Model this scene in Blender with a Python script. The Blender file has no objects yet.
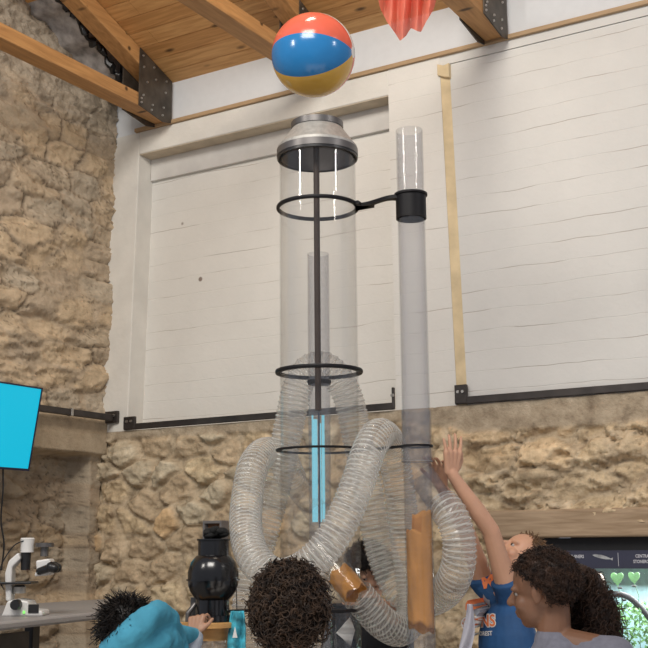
import bpy, bmesh, math, random
import numpy as np
from mathutils import Vector, Matrix, noise as mnoise
from mathutils.bvhtree import BVHTree
random.seed(7)
PI = math.pi
SC = bpy.context.scene
COL = SC.collection

# ------------------------------------------------------------------ camera
FPX = 1130.0
PITCH, ROLL, EYE = math.radians(11.1), math.radians(0.5), 1.4
_f = Vector((0, math.cos(PITCH), math.sin(PITCH)))
_u0 = Vector((0, -math.sin(PITCH), math.cos(PITCH)))
_r0 = Vector((1, 0, 0))
_r = _r0 * math.cos(ROLL) - _u0 * math.sin(ROLL)
_u = _u0 * math.cos(ROLL) + _r0 * math.sin(ROLL)
CAMP = Vector((0, 0, EYE))
cd = bpy.data.cameras.new('camera')
cd.sensor_width = 36.0
cd.lens = 36.0 * FPX / 648.0
cd.clip_end = 100
cam = bpy.data.objects.new('camera', cd)
COL.objects.link(cam)
m3 = Matrix((_r, _u, -_f)).transposed()
cam.matrix_world = Matrix.Translation(CAMP) @ m3.to_4x4()
SC.camera = cam

# ------------------------------------------------------------------ world and light
w = bpy.data.worlds.new('world')
SC.world = w
w.use_nodes = True
w.node_tree.nodes['Background'].inputs[0].default_value = (0.84, 0.88, 1.0, 1)
w.node_tree.nodes['Background'].inputs[1].default_value = 0.42


def area(name, loc, target, sx, sy, power, col=(1, 1, 1)):
    l = bpy.data.lights.new(name, 'AREA')
    l.shape = 'RECTANGLE'
    l.size, l.size_y, l.energy, l.color = sx, sy, power, col
    o = bpy.data.objects.new(name, l)
    COL.objects.link(o)
    o.location = loc
    d = Vector(target) - Vector(loc)
    o.rotation_euler = d.to_track_quat('-Z', 'Y').to_euler()
    return o


area('window_light', (-3.9, 1.6, 4.7), (-0.2, 5.2, 2.6), 0.34, 1.0, 62, (1.0, 0.95, 0.87))
area('window_light', (3.9, 1.9, 4.7), (0.6, 6.0, 2.6), 0.3, 0.9, 30, (1.0, 0.98, 0.95))
area('ceiling_light', (-1.3, -0.4, 6.7), (-0.2, 6.5, 2.6), 3.0, 1.8, 385, (1.0, 0.95, 0.88))  # unseen key light, set high so the tubes do not mirror it
area('ceiling_light', (-0.2, 4.2, 4.9), (-2.0, 7.2, 2.9), 0.5, 0.25, 26, (1.0, 0.88, 0.72))  # unseen light added to brighten the left wall
area('floor_bounce', (0.4, 3.0, 0.3), (0.3, 6.5, 4.5), 3.0, 2.0, 18, (1.0, 0.9, 0.8))

SC.view_settings.view_transform = 'Standard'
SC.view_settings.look = 'None'
SC.view_settings.exposure = -0.12
SC.view_settings.gamma = 1.0
SC.view_settings.use_curve_mapping = False
SC.cycles.transparent_max_bounces = 48
SC.cycles.max_bounces = 10
SC.cycles.caustics_reflective = False
SC.cycles.caustics_refractive = False


# ------------------------------------------------------------------ geometry helpers
def ray(x, y):
    return _f + _r * ((x - 324) / FPX) - _u * ((y - 324) / FPX)


def P(x, y, D):
    """The place seen at pixel x, y when it stands D metres away along the room."""
    d = ray(x, y)
    return CAMP + d * (D / d.y)


K = P(111, 290, 8.0)
K.z = 0
d1 = Vector((.856, -.517, 0)).normalized()
nn = Vector((-d1.y, d1.x, 0))
ZZ = Vector((0, 0, 1))
MW = Matrix.Translation(K) @ Matrix((d1, nn, ZZ)).transposed().to_4x4()   # the room's frame: x along the back wall, y into it, z up


def wl(x, y, dep=0.0):
    d = ray(x, y)
    s = ((K - CAMP).dot(nn) + dep) / d.dot(nn)
    q = CAMP + d * s - K
    return q.dot(d1), q.z


def lf(x, y, off=0.0):
    d = ray(x, y)
    s = ((K - CAMP).dot(d1) + off) / d.dot(d1)
    q = CAMP + d * s - K
    return -q.dot(nn), q.z


class MB:
    def __init__(s):
        s.v, s.f, s.m = [], [], []

    def add(s, vs, fs, mi=0):
        o = len(s.v)
        s.v += [tuple(q) for q in vs]
        s.f += [tuple(i + o for i in q) for q in fs]
        s.m += [mi] * len(fs)
        return s

    def box(s, x0, x1, y0, y1, z0, z1, mi=0, M=None):
        vs = [Vector((x, y, z)) for z in (z0, z1) for y in (y0, y1) for x in (x0, x1)]
        if M is not None:
            vs = [M @ q for q in vs]
        return s.add(vs, [(0, 2, 3, 1), (4, 5, 7, 6), (0, 1, 5, 4), (2, 6, 7, 3), (0, 4, 6, 2), (1, 3, 7, 5)], mi)

    def prism(s, pts, a, b, fn, mi=0):
        """pts: outline; fn(u, v, w) -> point; w runs a..b"""
        n = len(pts)
        vs = [fn(p[0], p[1], a) for p in pts] + [fn(p[0], p[1], b) for p in pts]
        fs = [tuple(range(n)), tuple(range(2 * n - 1, n - 1, -1))]
        fs += [(i, i + n, (i + 1) % n + n, (i + 1) % n) for i in range(n)]
        return s.add(vs, fs, mi)

    def lathe(s, prof, c=(0, 0, 0), seg=48, mi=0, M=None, closed=False):
        n = len(prof)
        vs = []
        for i in range(seg):
            a = 2 * PI * i / seg
            for r, z in prof:
                q = Vector((r * math.cos(a), r * math.sin(a), z))
                vs.append((M @ q) if M is not None else q + Vector(c))
        fs = []
        rng = n if closed else n - 1
        for i in range(seg):
            j = (i + 1) % seg
            for k in range(rng):
                l = (k + 1) % n
                fs.append((i * n + k, j * n + k, j * n + l, i * n + l))
        return s.add(vs, fs, mi)

    def tube(s, pts, r, seg=8, mi=0, cap=True):
        pts = [Vector(p) for p in pts]
        rr = r if isinstance(r, (list, tuple)) else [r] * len(pts)
        fr = frames(pts)
        vs, fs = [], []
        for (p, a, b), q in zip(fr, rr):
            for k in range(seg):
                t = 2 * PI * k / seg
                vs.append(p + a * (q * math.cos(t)) + b * (q * math.sin(t)))
        for i in range(len(pts) - 1):
            for k in range(seg):
                l = (k + 1) % seg
                fs.append((i * seg + k, i * seg + l, (i + 1) * seg + l, (i + 1) * seg + k))
        if cap:
            fs.append(tuple(range(seg - 1, -1, -1)))
            fs.append(tuple((len(pts) - 1) * seg + k for k in range(seg)))
        return s.add(vs, fs, mi)

    def ball(s, c, r, M=None, seg=20, ring=12, mi=0):
        r = (r, r, r) if not isinstance(r, (tuple, list, Vector)) else r
        vs, fs = [], []
        M = M or Matrix.Identity(3)
        c = Vector(c)
        vs.append(c + M @ Vector((0, 0, r[2])))
        for i in range(1, ring):
            t = PI * i / ring
            for k in range(seg):
                a = 2 * PI * k / seg
                vs.append(c + M @ Vector((r[0] * math.sin(t) * math.cos(a), r[1] * math.sin(t) * math.sin(a), r[2] * math.cos(t))))
        vs.append(c + M @ Vector((0, 0, -r[2])))
        last = len(vs) - 1
        for k in range(seg):
            l = (k + 1) % seg
            fs.append((0, 1 + k, 1 + l))
            for i in range(ring - 2):
                a = 1 + i * seg
                fs.append((a + k, a + seg + k, a + seg + l, a + l))
            a = 1 + (ring - 2) * seg
            fs.append((a + l, a + k, last))
        return s.add(vs, fs, mi)

    def cap(s, p, q, r1, r2, seg=14, mi=0):
        """a limb piece: a tapering rod with rounded ends"""
        p, q = Vector(p), Vector(q)
        ax = (q - p)
        L = ax.length
        ax.normalize()
        pts, rr = [], []
        for i in range(1, 6):
            t = i / 6 * PI / 2
            pts.append(p - ax * (r1 * math.cos(t)))
            rr.append(r1 * math.sin(t))
        pts.append(p); rr.append(r1)
        pts.append(q); rr.append(r2)
        for i in range(5, 0, -1):
            t = i / 6 * PI / 2
            pts.append(q + ax * (r2 * math.cos(t)))
            rr.append(r2 * math.sin(t))
        return s.tube(pts, rr, seg, mi)

    def build(s, name, mats, parent=None, M=None, smooth=True, bevel=0, auto=None):
        me = bpy.data.meshes.new(name)
        me.from_pydata(s.v, [], s.f)
        if not isinstance(mats, (list, tuple)):
            mats = [mats]
        for m in mats:
            me.materials.append(m)
        me.polygons.foreach_set('material_index', s.m)
        me.update()
        bm = bmesh.new()
        bm.from_mesh(me)
        bmesh.ops.recalc_face_normals(bm, faces=bm.faces)
        bm.to_mesh(me)
        bm.free()
        o = bpy.data.objects.new(name, me)
        COL.objects.link(o)
        if M is not None:
            o.matrix_world = M
        if parent is not None:
            o.parent = parent
            if M is not None:
                o.matrix_parent_inverse = parent.matrix_world.inverted()
            else:
                o.matrix_parent_inverse = parent.matrix_world.inverted()
        if smooth:
            me.polygons.foreach_set('use_smooth', [True] * len(me.polygons))
            me.set_sharp_from_angle(angle=math.radians(auto or 40))
        if bevel:
            b = o.modifiers.new('edge', 'BEVEL')
            b.width = bevel
            b.segments = 2
            b.limit_method = 'ANGLE'
        return o


def frames(pts):
    out = []
    n = len(pts)
    t0 = (pts[1] - pts[0]).normalized()
    a = t0.orthogonal().normalized()
    for i, p in enumerate(pts):
        t = (pts[min(i + 1, n - 1)] - pts[max(i - 1, 0)])
        if t.length < 1e-9:
            t = t0
        t = t.normalized()
        a = (a - t * a.dot(t))
        a = a.normalized() if a.length > 1e-6 else t.orthogonal().normalized()
        out.append((p, a, t.cross(a)))
    return out


def spline(pts, step=0.01):
    """smooth curve through the points, evenly spaced"""
    P_ = [Vector(p) for p in pts]
    Q = [P_[0] * 2 - P_[1]] + P_ + [P_[-1] * 2 - P_[-2]]
    dense = []
    for i in range(1, len(Q) - 2):
        a, b, c, d = Q[i - 1], Q[i], Q[i + 1], Q[i + 2]
        for k in range(24):
            t = k / 24
            dense.append(0.5 * ((2 * b) + (c - a) * t + (2 * a - 5 * b + 4 * c - d) * t * t + (3 * b - a - 3 * c + d) * t ** 3))
    dense.append(P_[-1])
    out = [dense[0]]
    acc = 0
    for i in range(1, len(dense)):
        seg = (dense[i] - dense[i - 1])
        L = seg.length
        while acc + L >= step:
            t = (step - acc) / L
            nw = dense[i - 1] + seg * t
            out.append(nw)
            seg = dense[i] - nw
            dense[i - 1] = nw
            L = seg.length
            acc = 0
            if L < 1e-9:
                break
        acc += L
    return out


def tag(o, label=None, cat=None, group=None, kind=None):
    if label: o['label'] = label
    if cat: o['category'] = cat
    if group: o['group'] = group
    if kind: o['kind'] = kind
    return o


def empty(name, loc, label=None, cat=None, group=None):
    o = bpy.data.objects.new(name, None)
    COL.objects.link(o)
    o.location = loc
    o.matrix_world = Matrix.Translation(Vector(loc))
    o.empty_display_size = 0.05
    tag(o, label, cat, group)
    return o


# ------------------------------------------------------------------ materials
def nt(name):
    m = bpy.data.materials.new(name)
    m.use_nodes = True
    t = m.node_tree
    b = t.nodes['Principled BSDF']
    return m, t, b


def N(t, typ, **kw):
    n = t.nodes.new(typ)
    for k, v in kw.items():
        if k.startswith('i_'):
            key = k[2:]
            n.inputs[int(key) if key.isdigit() else key.replace('_', ' ')].default_value = v
        else:
            setattr(n, k, v)
    return n


def ramp(t, fac, stops):
    r = t.nodes.new('ShaderNodeValToRGB')
    els = r.color_ramp.elements
    while len(els) < len(stops):
        els.new(0.5)
    for e, (p, c) in zip(els, stops):
        e.position = p
        e.color = (*c, 1) if len(c) == 3 else c
    t.links.new(fac, r.inputs[0])
    return r.outputs[0]


def coords(t, scale=(1, 1, 1), rot=(0, 0, 0)):
    tc = t.nodes.new('ShaderNodeTexCoord')
    mp = t.nodes.new('ShaderNodeMapping')
    mp.inputs['Scale'].default_value = scale
    mp.inputs['Rotation'].default_value = rot
    t.links.new(tc.outputs['Object'], mp.inputs[0])
    return mp.outputs[0]


def plain(name, col, rough=.5, metal=0, var=.12, nscale=20, bump=0, bscale=60, spec=.5, scale=(1, 1, 1), trans=0, sheen=0, coat=0):
    m, t, b = nt(name)
    b.inputs['Roughness'].default_value = rough
    b.inputs['Metallic'].default_value = metal
    b.inputs['Specular IOR Level'].default_value = spec
    b.inputs['Sheen Weight'].default_value = sheen
    b.inputs['Coat Weight'].default_value = coat
    co = coords(t, scale)
    no = N(t, 'ShaderNodeTexNoise', i_Scale=nscale, i_Detail=4.0)
    t.links.new(co, no.inputs['Vector'])
    lo = tuple(max(0, c * (1 - var)) for c in col)
    hi = tuple(min(1, c * (1 + var)) for c in col)
    t.links.new(ramp(t, no.outputs[0], [(.3, lo), (.7, hi)]), b.inputs['Base Color'])
    if bump:
        n2 = N(t, 'ShaderNodeTexNoise', i_Scale=bscale, i_Detail=5.0)
        t.links.new(co, n2.inputs['Vector'])
        bp = N(t, 'ShaderNodeBump', i_Strength=bump, i_Distance=.01)
        t.links.new(n2.outputs[0], bp.inputs['Height'])
        t.links.new(bp.outputs[0], b.inputs['Normal'])
    return m


def clear(name, tint, refl=1.0, rough=.03, edge=.82, milky=0.0, milkcol=(.9, .88, .83), cap=.09):
    """thin clear plastic: light goes straight through, more is lost where the wall is seen edge-on"""
    m, t, b = nt(name)
    t.nodes.remove(b)
    out = t.nodes['Material Output']
    lw = N(t, 'ShaderNodeLayerWeight', i_Blend=.45)
    tr = t.nodes.new('ShaderNodeBsdfTransparent')
    t.links.new(ramp(t, lw.outputs['Facing'], [(.0, tint), (.7, tuple(c * (.5 + .5 * edge) for c in tint)), (1.0, tuple(c * edge for c in tint))]), tr.inputs[0])
    gl = N(t, 'ShaderNodeBsdfGlossy', i_Roughness=rough)
    fr = N(t, 'ShaderNodeFresnel', i_IOR=1.4)
    mu = N(t, 'ShaderNodeMath', operation='MULTIPLY')
    mu.inputs[1].default_value = refl
    mu2 = N(t, 'ShaderNodeMath', operation='MINIMUM')
    mu2.inputs[1].default_value = cap
    t.links.new(fr.outputs[0], mu2.inputs[0])
    t.links.new(mu2.outputs[0], mu.inputs[0])
    base = tr.outputs[0]
    if milky:
        df = N(t, 'ShaderNodeBsdfDiffuse')
        df.inputs[0].default_value = (*milkcol, 1)
        tl = N(t, 'ShaderNodeBsdfTranslucent')
        tl.inputs[0].default_value = (*milkcol, 1)
        ad = N(t, 'ShaderNodeMixShader', i_0=.5)
        t.links.new(df.outputs[0], ad.inputs[1])
        t.links.new(tl.outputs[0], ad.inputs[2])
        mm = N(t, 'ShaderNodeMixShader', i_0=milky)
        t.links.new(base, mm.inputs[1])
        t.links.new(ad.outputs[0], mm.inputs[2])
        base = mm.outputs[0]
    mx = t.nodes.new('ShaderNodeMixShader')
    t.links.new(mu.outputs[0], mx.inputs[0])
    t.links.new(base, mx.inputs[1])
    t.links.new(gl.outputs[0], mx.inputs[2])
    t.links.new(mx.outputs[0], out.inputs['Surface'])
    return m


def glow(name, col, s):
    m, t, b = nt(name)
    b.inputs['Base Color'].default_value = (*[c * .3 for c in col], 1)
    b.inputs['Emission Color'].default_value = (*col, 1)
    b.inputs['Emission Strength'].default_value = s
    return m


def stone_mat(name, dark, light, warm):
    m, t, b = nt(name)
    b.inputs['Roughness'].default_value = .95
    b.inputs['Specular IOR Level'].default_value = .15
    at = N(t, 'ShaderNodeAttribute', attribute_name='stone_tint')
    co = coords(t)
    n1 = N(t, 'ShaderNodeTexNoise', i_Scale=9.0, i_Detail=8.0, i_Roughness=.65)
    t.links.new(co, n1.inputs['Vector'])
    c1 = ramp(t, n1.outputs[0], [(.28, dark), (.5, light), (.72, warm)])
    mx = N(t, 'ShaderNodeMix', data_type='RGBA', blend_type='MULTIPLY')
    mx.inputs[0].default_value = 1.0
    t.links.new(c1, mx.inputs[6])
    t.links.new(at.outputs['Color'], mx.inputs[7])
    t.links.new(mx.outputs[2], b.inputs['Base Color'])
    n2 = N(t, 'ShaderNodeTexNoise', i_Scale=70.0, i_Detail=6.0)
    t.links.new(co, n2.inputs['Vector'])
    bp = N(t, 'ShaderNodeBump', i_Strength=.55, i_Distance=.012)
    t.links.new(n2.outputs[0], bp.inputs['Height'])
    t.links.new(bp.outputs[0], b.inputs['Normal'])
    return m


def wood_mat(name, dark, light, knots=True, grain=(1.2, 14, 14), rough=.6):
    m, t, b = nt(name)
    b.inputs['Roughness'].default_value = rough
    co = coords(t, grain)
    n1 = N(t, 'ShaderNodeTexNoise', i_Scale=3.0, i_Detail=7.0, i_Distortion=.6)
    t.links.new(co, n1.inputs['Vector'])
    col = ramp(t, n1.outputs[0], [(.3, dark), (.7, light)])
    if knots:
        co2 = coords(t, (2.6, 7, 7))
        v = N(t, 'ShaderNodeTexVoronoi', i_Scale=1.0, i_Randomness=1.0)
        t.links.new(co2, v.inputs['Vector'])
        k = ramp(t, v.outputs['Distance'], [(.07, (1, 1, 1)), (.15, (0, 0, 0))])
        mx = N(t, 'ShaderNodeMix', data_type='RGBA', blend_type='MIX')
        t.links.new(k, mx.inputs[0])
        t.links.new(col, mx.inputs[6])
        mx.inputs[7].default_value = (*[c * .25 for c in dark], 1)
        col = mx.outputs[2]
    t.links.new(col, b.inputs['Base Color'])
    bp = N(t, 'ShaderNodeBump', i_Strength=.2, i_Distance=.004)
    t.links.new(n1.outputs[0], bp.inputs['Height'])
    t.links.new(bp.outputs[0], b.inputs['Normal'])
    return m


def block_mat(name, col, crack, course=.125, amount=.56):
    """painted block wall: faint courses with hairline cracks here and there"""
    m, t, b = nt(name)
    b.inputs['Roughness'].default_value = .75
    b.inputs['Specular IOR Level'].default_value = .3
    co = coords(t)
    sp = t.nodes.new('ShaderNodeSeparateXYZ')
    t.links.new(co, sp.inputs[0])
    nz = N(t, 'ShaderNodeTexNoise', i_Scale=2.2, i_Detail=5.0)
    t.links.new(co, nz.inputs['Vector'])
    a = N(t, 'ShaderNodeMath', operation='MULTIPLY_ADD')
    a.inputs[1].default_value = .05
    t.links.new(nz.outputs[0], a.inputs[0])
    t.links.new(sp.outputs[2], a.inputs[2])
    d = N(t, 'ShaderNodeMath', operation='DIVIDE')
    d.inputs[1].default_value = course
    t.links.new(a.outputs[0], d.inputs[0])
    fr = N(t, 'ShaderNodeMath', operation='FRACT')
    t.links.new(d.outputs[0], fr.inputs[0])
    line = ramp(t, fr.outputs[0], [(0, (0, 0, 0)), (.475, (0, 0, 0)), (.5, (1, 1, 1)), (.525, (0, 0, 0)), (1, (0, 0, 0))])
    mpn = coords(t, (1.3, 1.3, 7))
    n2 = N(t, 'ShaderNodeTexNoise', i_Scale=1.3, i_Detail=3.0)
    t.links.new(mpn, n2.inputs['Vector'])
    msk = ramp(t, n2.outputs[0], [(amount - .05, (0, 0, 0)), (amount + .03, (1, 1, 1))])
    mu = N(t, 'ShaderNodeMath', operation='MULTIPLY')
    t.links.new(line, mu.inputs[0])
    t.links.new(msk, mu.inputs[1])
    n3 = N(t, 'ShaderNodeTexNoise', i_Scale=1.6, i_Detail=6.0, i_Roughness=.6)
    t.links.new(co, n3.inputs['Vector'])
    base = ramp(t, n3.outputs[0], [(.3, tuple(c * .93 for c in col)), (.7, tuple(min(1, c * 1.04) for c in col))])
    mx = N(t, 'ShaderNodeMix', data_type='RGBA')
    mm = N(t, 'ShaderNodeMath', operation='MULTIPLY')
    mm.inputs[1].default_value = .75
    t.links.new(mu.outputs[0], mm.inputs[0])
    t.links.new(mm.outputs[0], mx.inputs[0])
    t.links.new(base, mx.inputs[6])
    mx.inputs[7].default_value = (*crack, 1)
    # a few knocked-out holes
    vo = N(t, 'ShaderNodeTexVoronoi', i_Scale=1.7)
    t.links.new(co, vo.inputs['Vector'])
    hole = ramp(t, vo.outputs['Distance'], [(.022, (1, 1, 1)), (.035, (0, 0, 0))])
    mh = N(t, 'ShaderNodeMix', data_type='RGBA')
    t.links.new(hole, mh.inputs[0])
    t.links.new(mx.outputs[2], mh.inputs[6])
    mh.inputs[7].default_value = (.25, .2, .17, 1)
    t.links.new(mh.outputs[2], b.inputs['Base Color'])
    n4 = N(t, 'ShaderNodeTexNoise', i_Scale=28.0, i_Detail=5.0)
    t.links.new(co, n4.inputs['Vector'])
    sub = N(t, 'ShaderNodeMath', operation='MULTIPLY_ADD')
    sub.inputs[1].default_value = -1.2
    t.links.new(line, sub.inputs[0])
    t.links.new(n4.outputs[0], sub.inputs[2])
    bp = N(t, 'ShaderNodeBump', i_Strength=.35, i_Distance=.006)
    t.links.new(sub.outputs[0], bp.inputs['Height'])
    t.links.new(bp.outputs[0], b.inputs['Normal'])
    return m


M = {}
M['stoneL'] = stone_mat('left wall stone', (.35, .285, .21), (.49, .405, .30), (.57, .475, .36))
M['stoneB'] = stone_mat('back wall rubble', (.25, .19, .13), (.50, .41, .29), (.68, .57, .42))
M['block'] = block_mat('painted block', (.72, .70, .655), (.30, .24, .2), amount=.57)
M['blockR'] = block_mat('painted block right', (.67, .66, .63), (.28, .22, .18), course=.118, amount=.54)
M['frame'] = plain('painted plaster', (.70, .68, .63), .8, var=.06, nscale=5, bump=.4, bscale=18)
M['rawlime'] = plain('bare lime plaster', (.66, .53, .33), .9, var=.16, nscale=7, bump=.5, bscale=22)
M['rawtan'] = plain('bare tan lintel plaster', (.56, .48, .37), .9, var=.12, nscale=9, bump=.3)
M['greypl'] = plain('grey painted lintel', (.60, .58, .55), .85, var=.08, nscale=6, bump=.4, bscale=15)
M['gyp'] = plain('white gypsum board', (.68, .70, .72), .8, var=.02)
M['trim'] = wood_mat('trim wood', (.36, .24, .13), (.48, .33, .19), knots=False)
M['plank'] = wood_mat('ceiling plank', (.40, .19, .06), (.62, .33, .12))
M['plank2'] = wood_mat('paler ceiling plank', (.48, .24, .08), (.70, .40, .16))
M['beam'] = wood_mat('truss timber', (.36, .18, .065), (.54, .29, .11), grain=(14, 1.2, 14))
M['lintel'] = wood_mat('weathered lintel', (.30, .21, .13), (.45, .33, .22), knots=False, grain=(1.5, 10, 16), rough=.9)
M['steel'] = plain('blackened steel', (.045, .038, .035), .45, .4, var=.3, nscale=9)
M['gusset'] = plain('gusset steel', (.09, .075, .06), .5, .5, var=.4, nscale=9)
M['bolt'] = plain('bolt steel', (.45, .43, .4), .35, .9)
M['black'] = plain('black plastic', (.012, .012, .013), .35, var=.2)
M['bracket'] = plain('black printed plastic', (.008, .007, .008), .5, var=.2, spec=.25)
M['gloss'] = plain('glossy black plastic', (.006, .006, .007), .2, var=.1, spec=.6)
M['mast'] = plain('bronze mast', (.045, .028, .02), .5, 0, var=.1, spec=.25)
M['alu'] = plain('spun aluminium', (.50, .48, .44), .55, .6, var=.14, nscale=60)
M['alud'] = plain('dark cast rim', (.16, .15, .145), .4, .7, var=.1)
M['floor'] = plain('concrete floor', (.30, .28, .26), .7, var=.15, nscale=3)
M['counter'] = plain('grey laminate', (.33, .31, .30), .45, var=.06, nscale=120)
M['white'] = plain('white enamel', (.72, .71, .69), .35, var=.03)
M['tube'] = clear('clear acrylic tube', (.987, .987, .985), refl=.8, edge=.90, milky=.012, milkcol=(.8, .82, .86))
M['tubes'] = clear('clear small tube', (.965, .965, .97), refl=.8, edge=.88, milky=.05, milkcol=(.62, .64, .70))
M['hose'] = clear('clear hose wall', (.965, .955, .94), refl=.8, rough=.12, edge=.93, milky=.24, milkcol=(.9, .885, .84), cap=.14)
M['rib'] = clear('hose rib', (.93, .91, .88), refl=1.3, rough=.13, edge=.93, milky=.6, milkcol=(.97, .96, .92), cap=.35)
M['orange'] = plain('orange fabric', (.60, .27, .06), .85, var=.14, nscale=12, bump=.3)
M['coral'] = None
M['cyan'] = glow('screen light', (.0, .47, .68), .95)
M['led'] = glow('cyan lamp', (.22, .62, .74), 1.0)  # painted reflection: emission in place of a mirrored screen
M['bezel'] = plain('navy bezel', (.012, .016, .05), .4)


def cloth_mat(name, col, alpha):
    m, t, b = nt(name)
    b.inputs['Base Color'].default_value = (*col, 1)
    b.inputs['Roughness'].default_value = .7
    out = t.nodes['Material Output']
    tl = N(t, 'ShaderNodeBsdfTranslucent')
    tl.inputs[0].default_value = (*col, 1)
    a = N(t, 'ShaderNodeMixShader', i_0=.45)
    t.links.new(b.outputs[0], a.inputs[1])
    t.links.new(tl.outputs[0], a.inputs[2])
    tr = N(t, 'ShaderNodeBsdfTransparent')
    tr.inputs[0].default_value = (*[min(1, .55 + .45 * c) for c in col], 1)
    c = N(t, 'ShaderNodeMixShader', i_0=alpha)
    t.links.new(tr.outputs[0], c.inputs[1])
    t.links.new(a.outputs[0], c.inputs[2])
    t.links.new(c.outputs[0], out.inputs['Surface'])
    return m


M['coral'] = cloth_mat('coral chiffon', (.90, .29, .20), .88)
M['whitecloth'] = cloth_mat('white chiffon', (.72, .72, .78), .75)


# ------------------------------------------------------------------ floor, painted walls, ceiling
def rf(t, y, z):
    return (t, y, z)


tag(MB().box(-.6, 6.5, -11, .8, -.1, 0).build('floor', M['floor'], M=MW, smooth=False), kind='structure')

# painted upper part of the back wall, in the room's own frame
T1t, T1b = wl(139, 155)[0], wl(127, 425)[0]
ZR = 2.198                      # top of the rubble
ZT = 4.395                     # top of the blocks
ZL = 4.225                     # recess lip
xz = lambda u, v, w_: (u, w_, v)
b = MB()
b.prism([(-.05, ZR), (T1b, ZR), (T1t, ZL), (T1t, ZT), (-.05, ZT)], 0, .24, xz)
b.prism([(T1t, ZL), (2.30, ZL), (2.30, ZT), (T1t, ZT)], 0, .24, xz)
bp_ = MB()
bp_.prism([(2.30, ZT), (2.30, ZL), (2.31, ZR), (2.712, ZR), (2.665, 4.33), (2.665, ZT)], 0, .24, xz)
tag(bp_.build('wall_back_pier', M['block'], M=MW, smooth=False), kind='structure')
tag(b.build('wall_back_plaster', M['frame'], M=MW, smooth=False, bevel=.006), kind='structure')
b = MB()
b.prism([(T1b - .05, ZR), (2.36, ZR), (2.36, 4.30), (T1b - .05, 4.30)], .165, .30, xz)
tag(b.build('wall_back_panel', M['block'], M=MW, smooth=False), kind='structure')
b = MB()
b.prism([(T1t, 4.055), (2.30, 4.055), (2.30, ZL), (T1t, ZL)], .135, .17, xz)
tag(b.build('wall_back_lintel', M['greypl'], M=MW, smooth=False, bevel=.006), kind='structure')
b = MB()
b.box(T1t + .002, 2.298, .004, .136, ZL - .006, ZL - .001)
tag(b.build('wall_back_soffit', M['rawtan'], M=MW, smooth=False), kind='structure')
b = MB()
b.prism([(2.70, ZR), (4.9, ZR), (4.9, 4.335), (2.66, 4.335)], .012, .30, xz)
b.prism([(2.66, 4.338), (4.9, 4.338), (4.9, ZT), (2.66, ZT)], .004, .30, xz)
tag(b.build('wall_back_block', M['blockR'], M=MW, smooth=False), kind='structure')
b = MB()                       # splayed bare edge of the pier
pb = [(2.712, ZR), (2.665, 4.33)]
b.add([(2.712, -.001, ZR), (2.665, -.001, 4.33), (2.765, .02, 4.31), (2.812, .02, ZR), (2.712, .06, ZR), (2.665, .06, 4.33), (2.765, .06, 4.31), (2.812, .06, ZR)],
      [(0, 1, 2, 3), (7, 6, 5, 4), (0, 4, 5, 1), (3, 2, 6, 7), (1, 5, 6, 2), (0, 3, 7, 4)])
b.prism([(2.655, 4.27), (2.655, 4.345), (2.70, 4.325), (2.735, 4.335), (2.735, 4.24), (2.70, 4.25)], -.02, .05, xz)
tag(b.build('trim_5', M['rawlime'], M=MW, smooth=False, bevel=.004), kind='structure')
tag(MB().box(-.3, 4.9, .01, .3, ZT, 5.0).build('wall_gable', M['gyp'], M=MW, smooth=False), kind='structure')
tag(MB().box(.2, 4.9, -.02, .03, ZT, ZT + .028).build('trim_1', M['trim'], M=MW, smooth=False, bevel=.003), kind='structure')

# sloping plank ceiling: boards run along the back wall
ZE, TAN = 4.72, .36
SL = math.atan(TAN)
MCEIL = MW @ Matrix.Translation((0, 0, ZE)) @ Matrix.Rotation(-SL, 4, 'X')     # local -y climbs away from the wall
b = MB()
y = .3
rw = random.Random(3)
while y > -3.2:
    wd = .135
    x = -.6 - rw.random() * 2
    while x < 5.4:
        L = 2.4 + rw.random() * 2
        b.box(x, x + L - .002, y - wd + .004, y, 0, .022, mi=rw.randint(0, 1))
        x += L
    y -= wd
b.box(-.6, 5.4, -3.2, .3, .03, .05)
tag(b.build('ceiling', [M['plank'], M['plank2']], M=MCEIL, smooth=False), kind='structure')


# ------------------------------------------------------------------ rubble walls
def vnoise(U, V, seed):
    rs = np.random.RandomState(seed)
    lat = rs.rand(257, 257)
    iu, iv = np.floor(U).astype(int), np.floor(V).astype(int)
    fu, fv = U - iu, V - iv
    fu, fv = fu * fu * (3 - 2 * fu), fv * fv * (3 - 2 * fv)
    iu, iv = iu % 256, iv % 256
    return (lat[iu, iv] * (1 - fu) + lat[iu + 1, iv] * fu) * (1 - fv) + (lat[iu, iv + 1] * (1 - fu) + lat[iu + 1, iv + 1] * fu) * fv


def fbm(U, V, seed, oct=5, gain=.5):
    s, a, tot = 0, 1, 0
    for k in range(oct):
        s = s + a * vnoise(U * 2 ** k + 13.7 * k, V * 2 ** k + 7.1 * k, seed + k)
        tot += a
        a *= gain
    return s / tot


def cells(U, V, seed, jit=.42):
    """rough courses of stones: distance to the joint, and the stone's own number"""
    rs = np.random.RandomState(seed)
    jx, jy, rid = rs.rand(128, 128), rs.rand(128, 128), rs.rand(128, 128)
    iu, iv = np.floor(U).astype(int), np.floor(V).astype(int)
    best = np.full(U.shape, 9.); sec = np.full(U.shape, 9.); who = np.zeros(U.shape)
    for dv in (-1, 0, 1):
        for du in (-2, -1, 0, 1, 2):
            cv = iv + dv
            off = (cv % 2) * .5
            cu = np.floor(U - off).astype(int) + du
            a, c = cu % 128, cv % 128
            cx = cu + off + .5 + (jx[a, c] - .5) * 2 * jit
            cy = cv + .5 + (jy[a, c] - .5) * 1.3 * jit
            dd = np.sqrt((U - cx) ** 2 + ((V - cy) * 1.0) ** 2)
            nb = dd < best
            sec = np.where(nb, best, np.minimum(sec, dd))
            who = np.where(nb, rid[a, c], who)
            best = np.where(nb, dd, best)
    return sec - best, who


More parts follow.
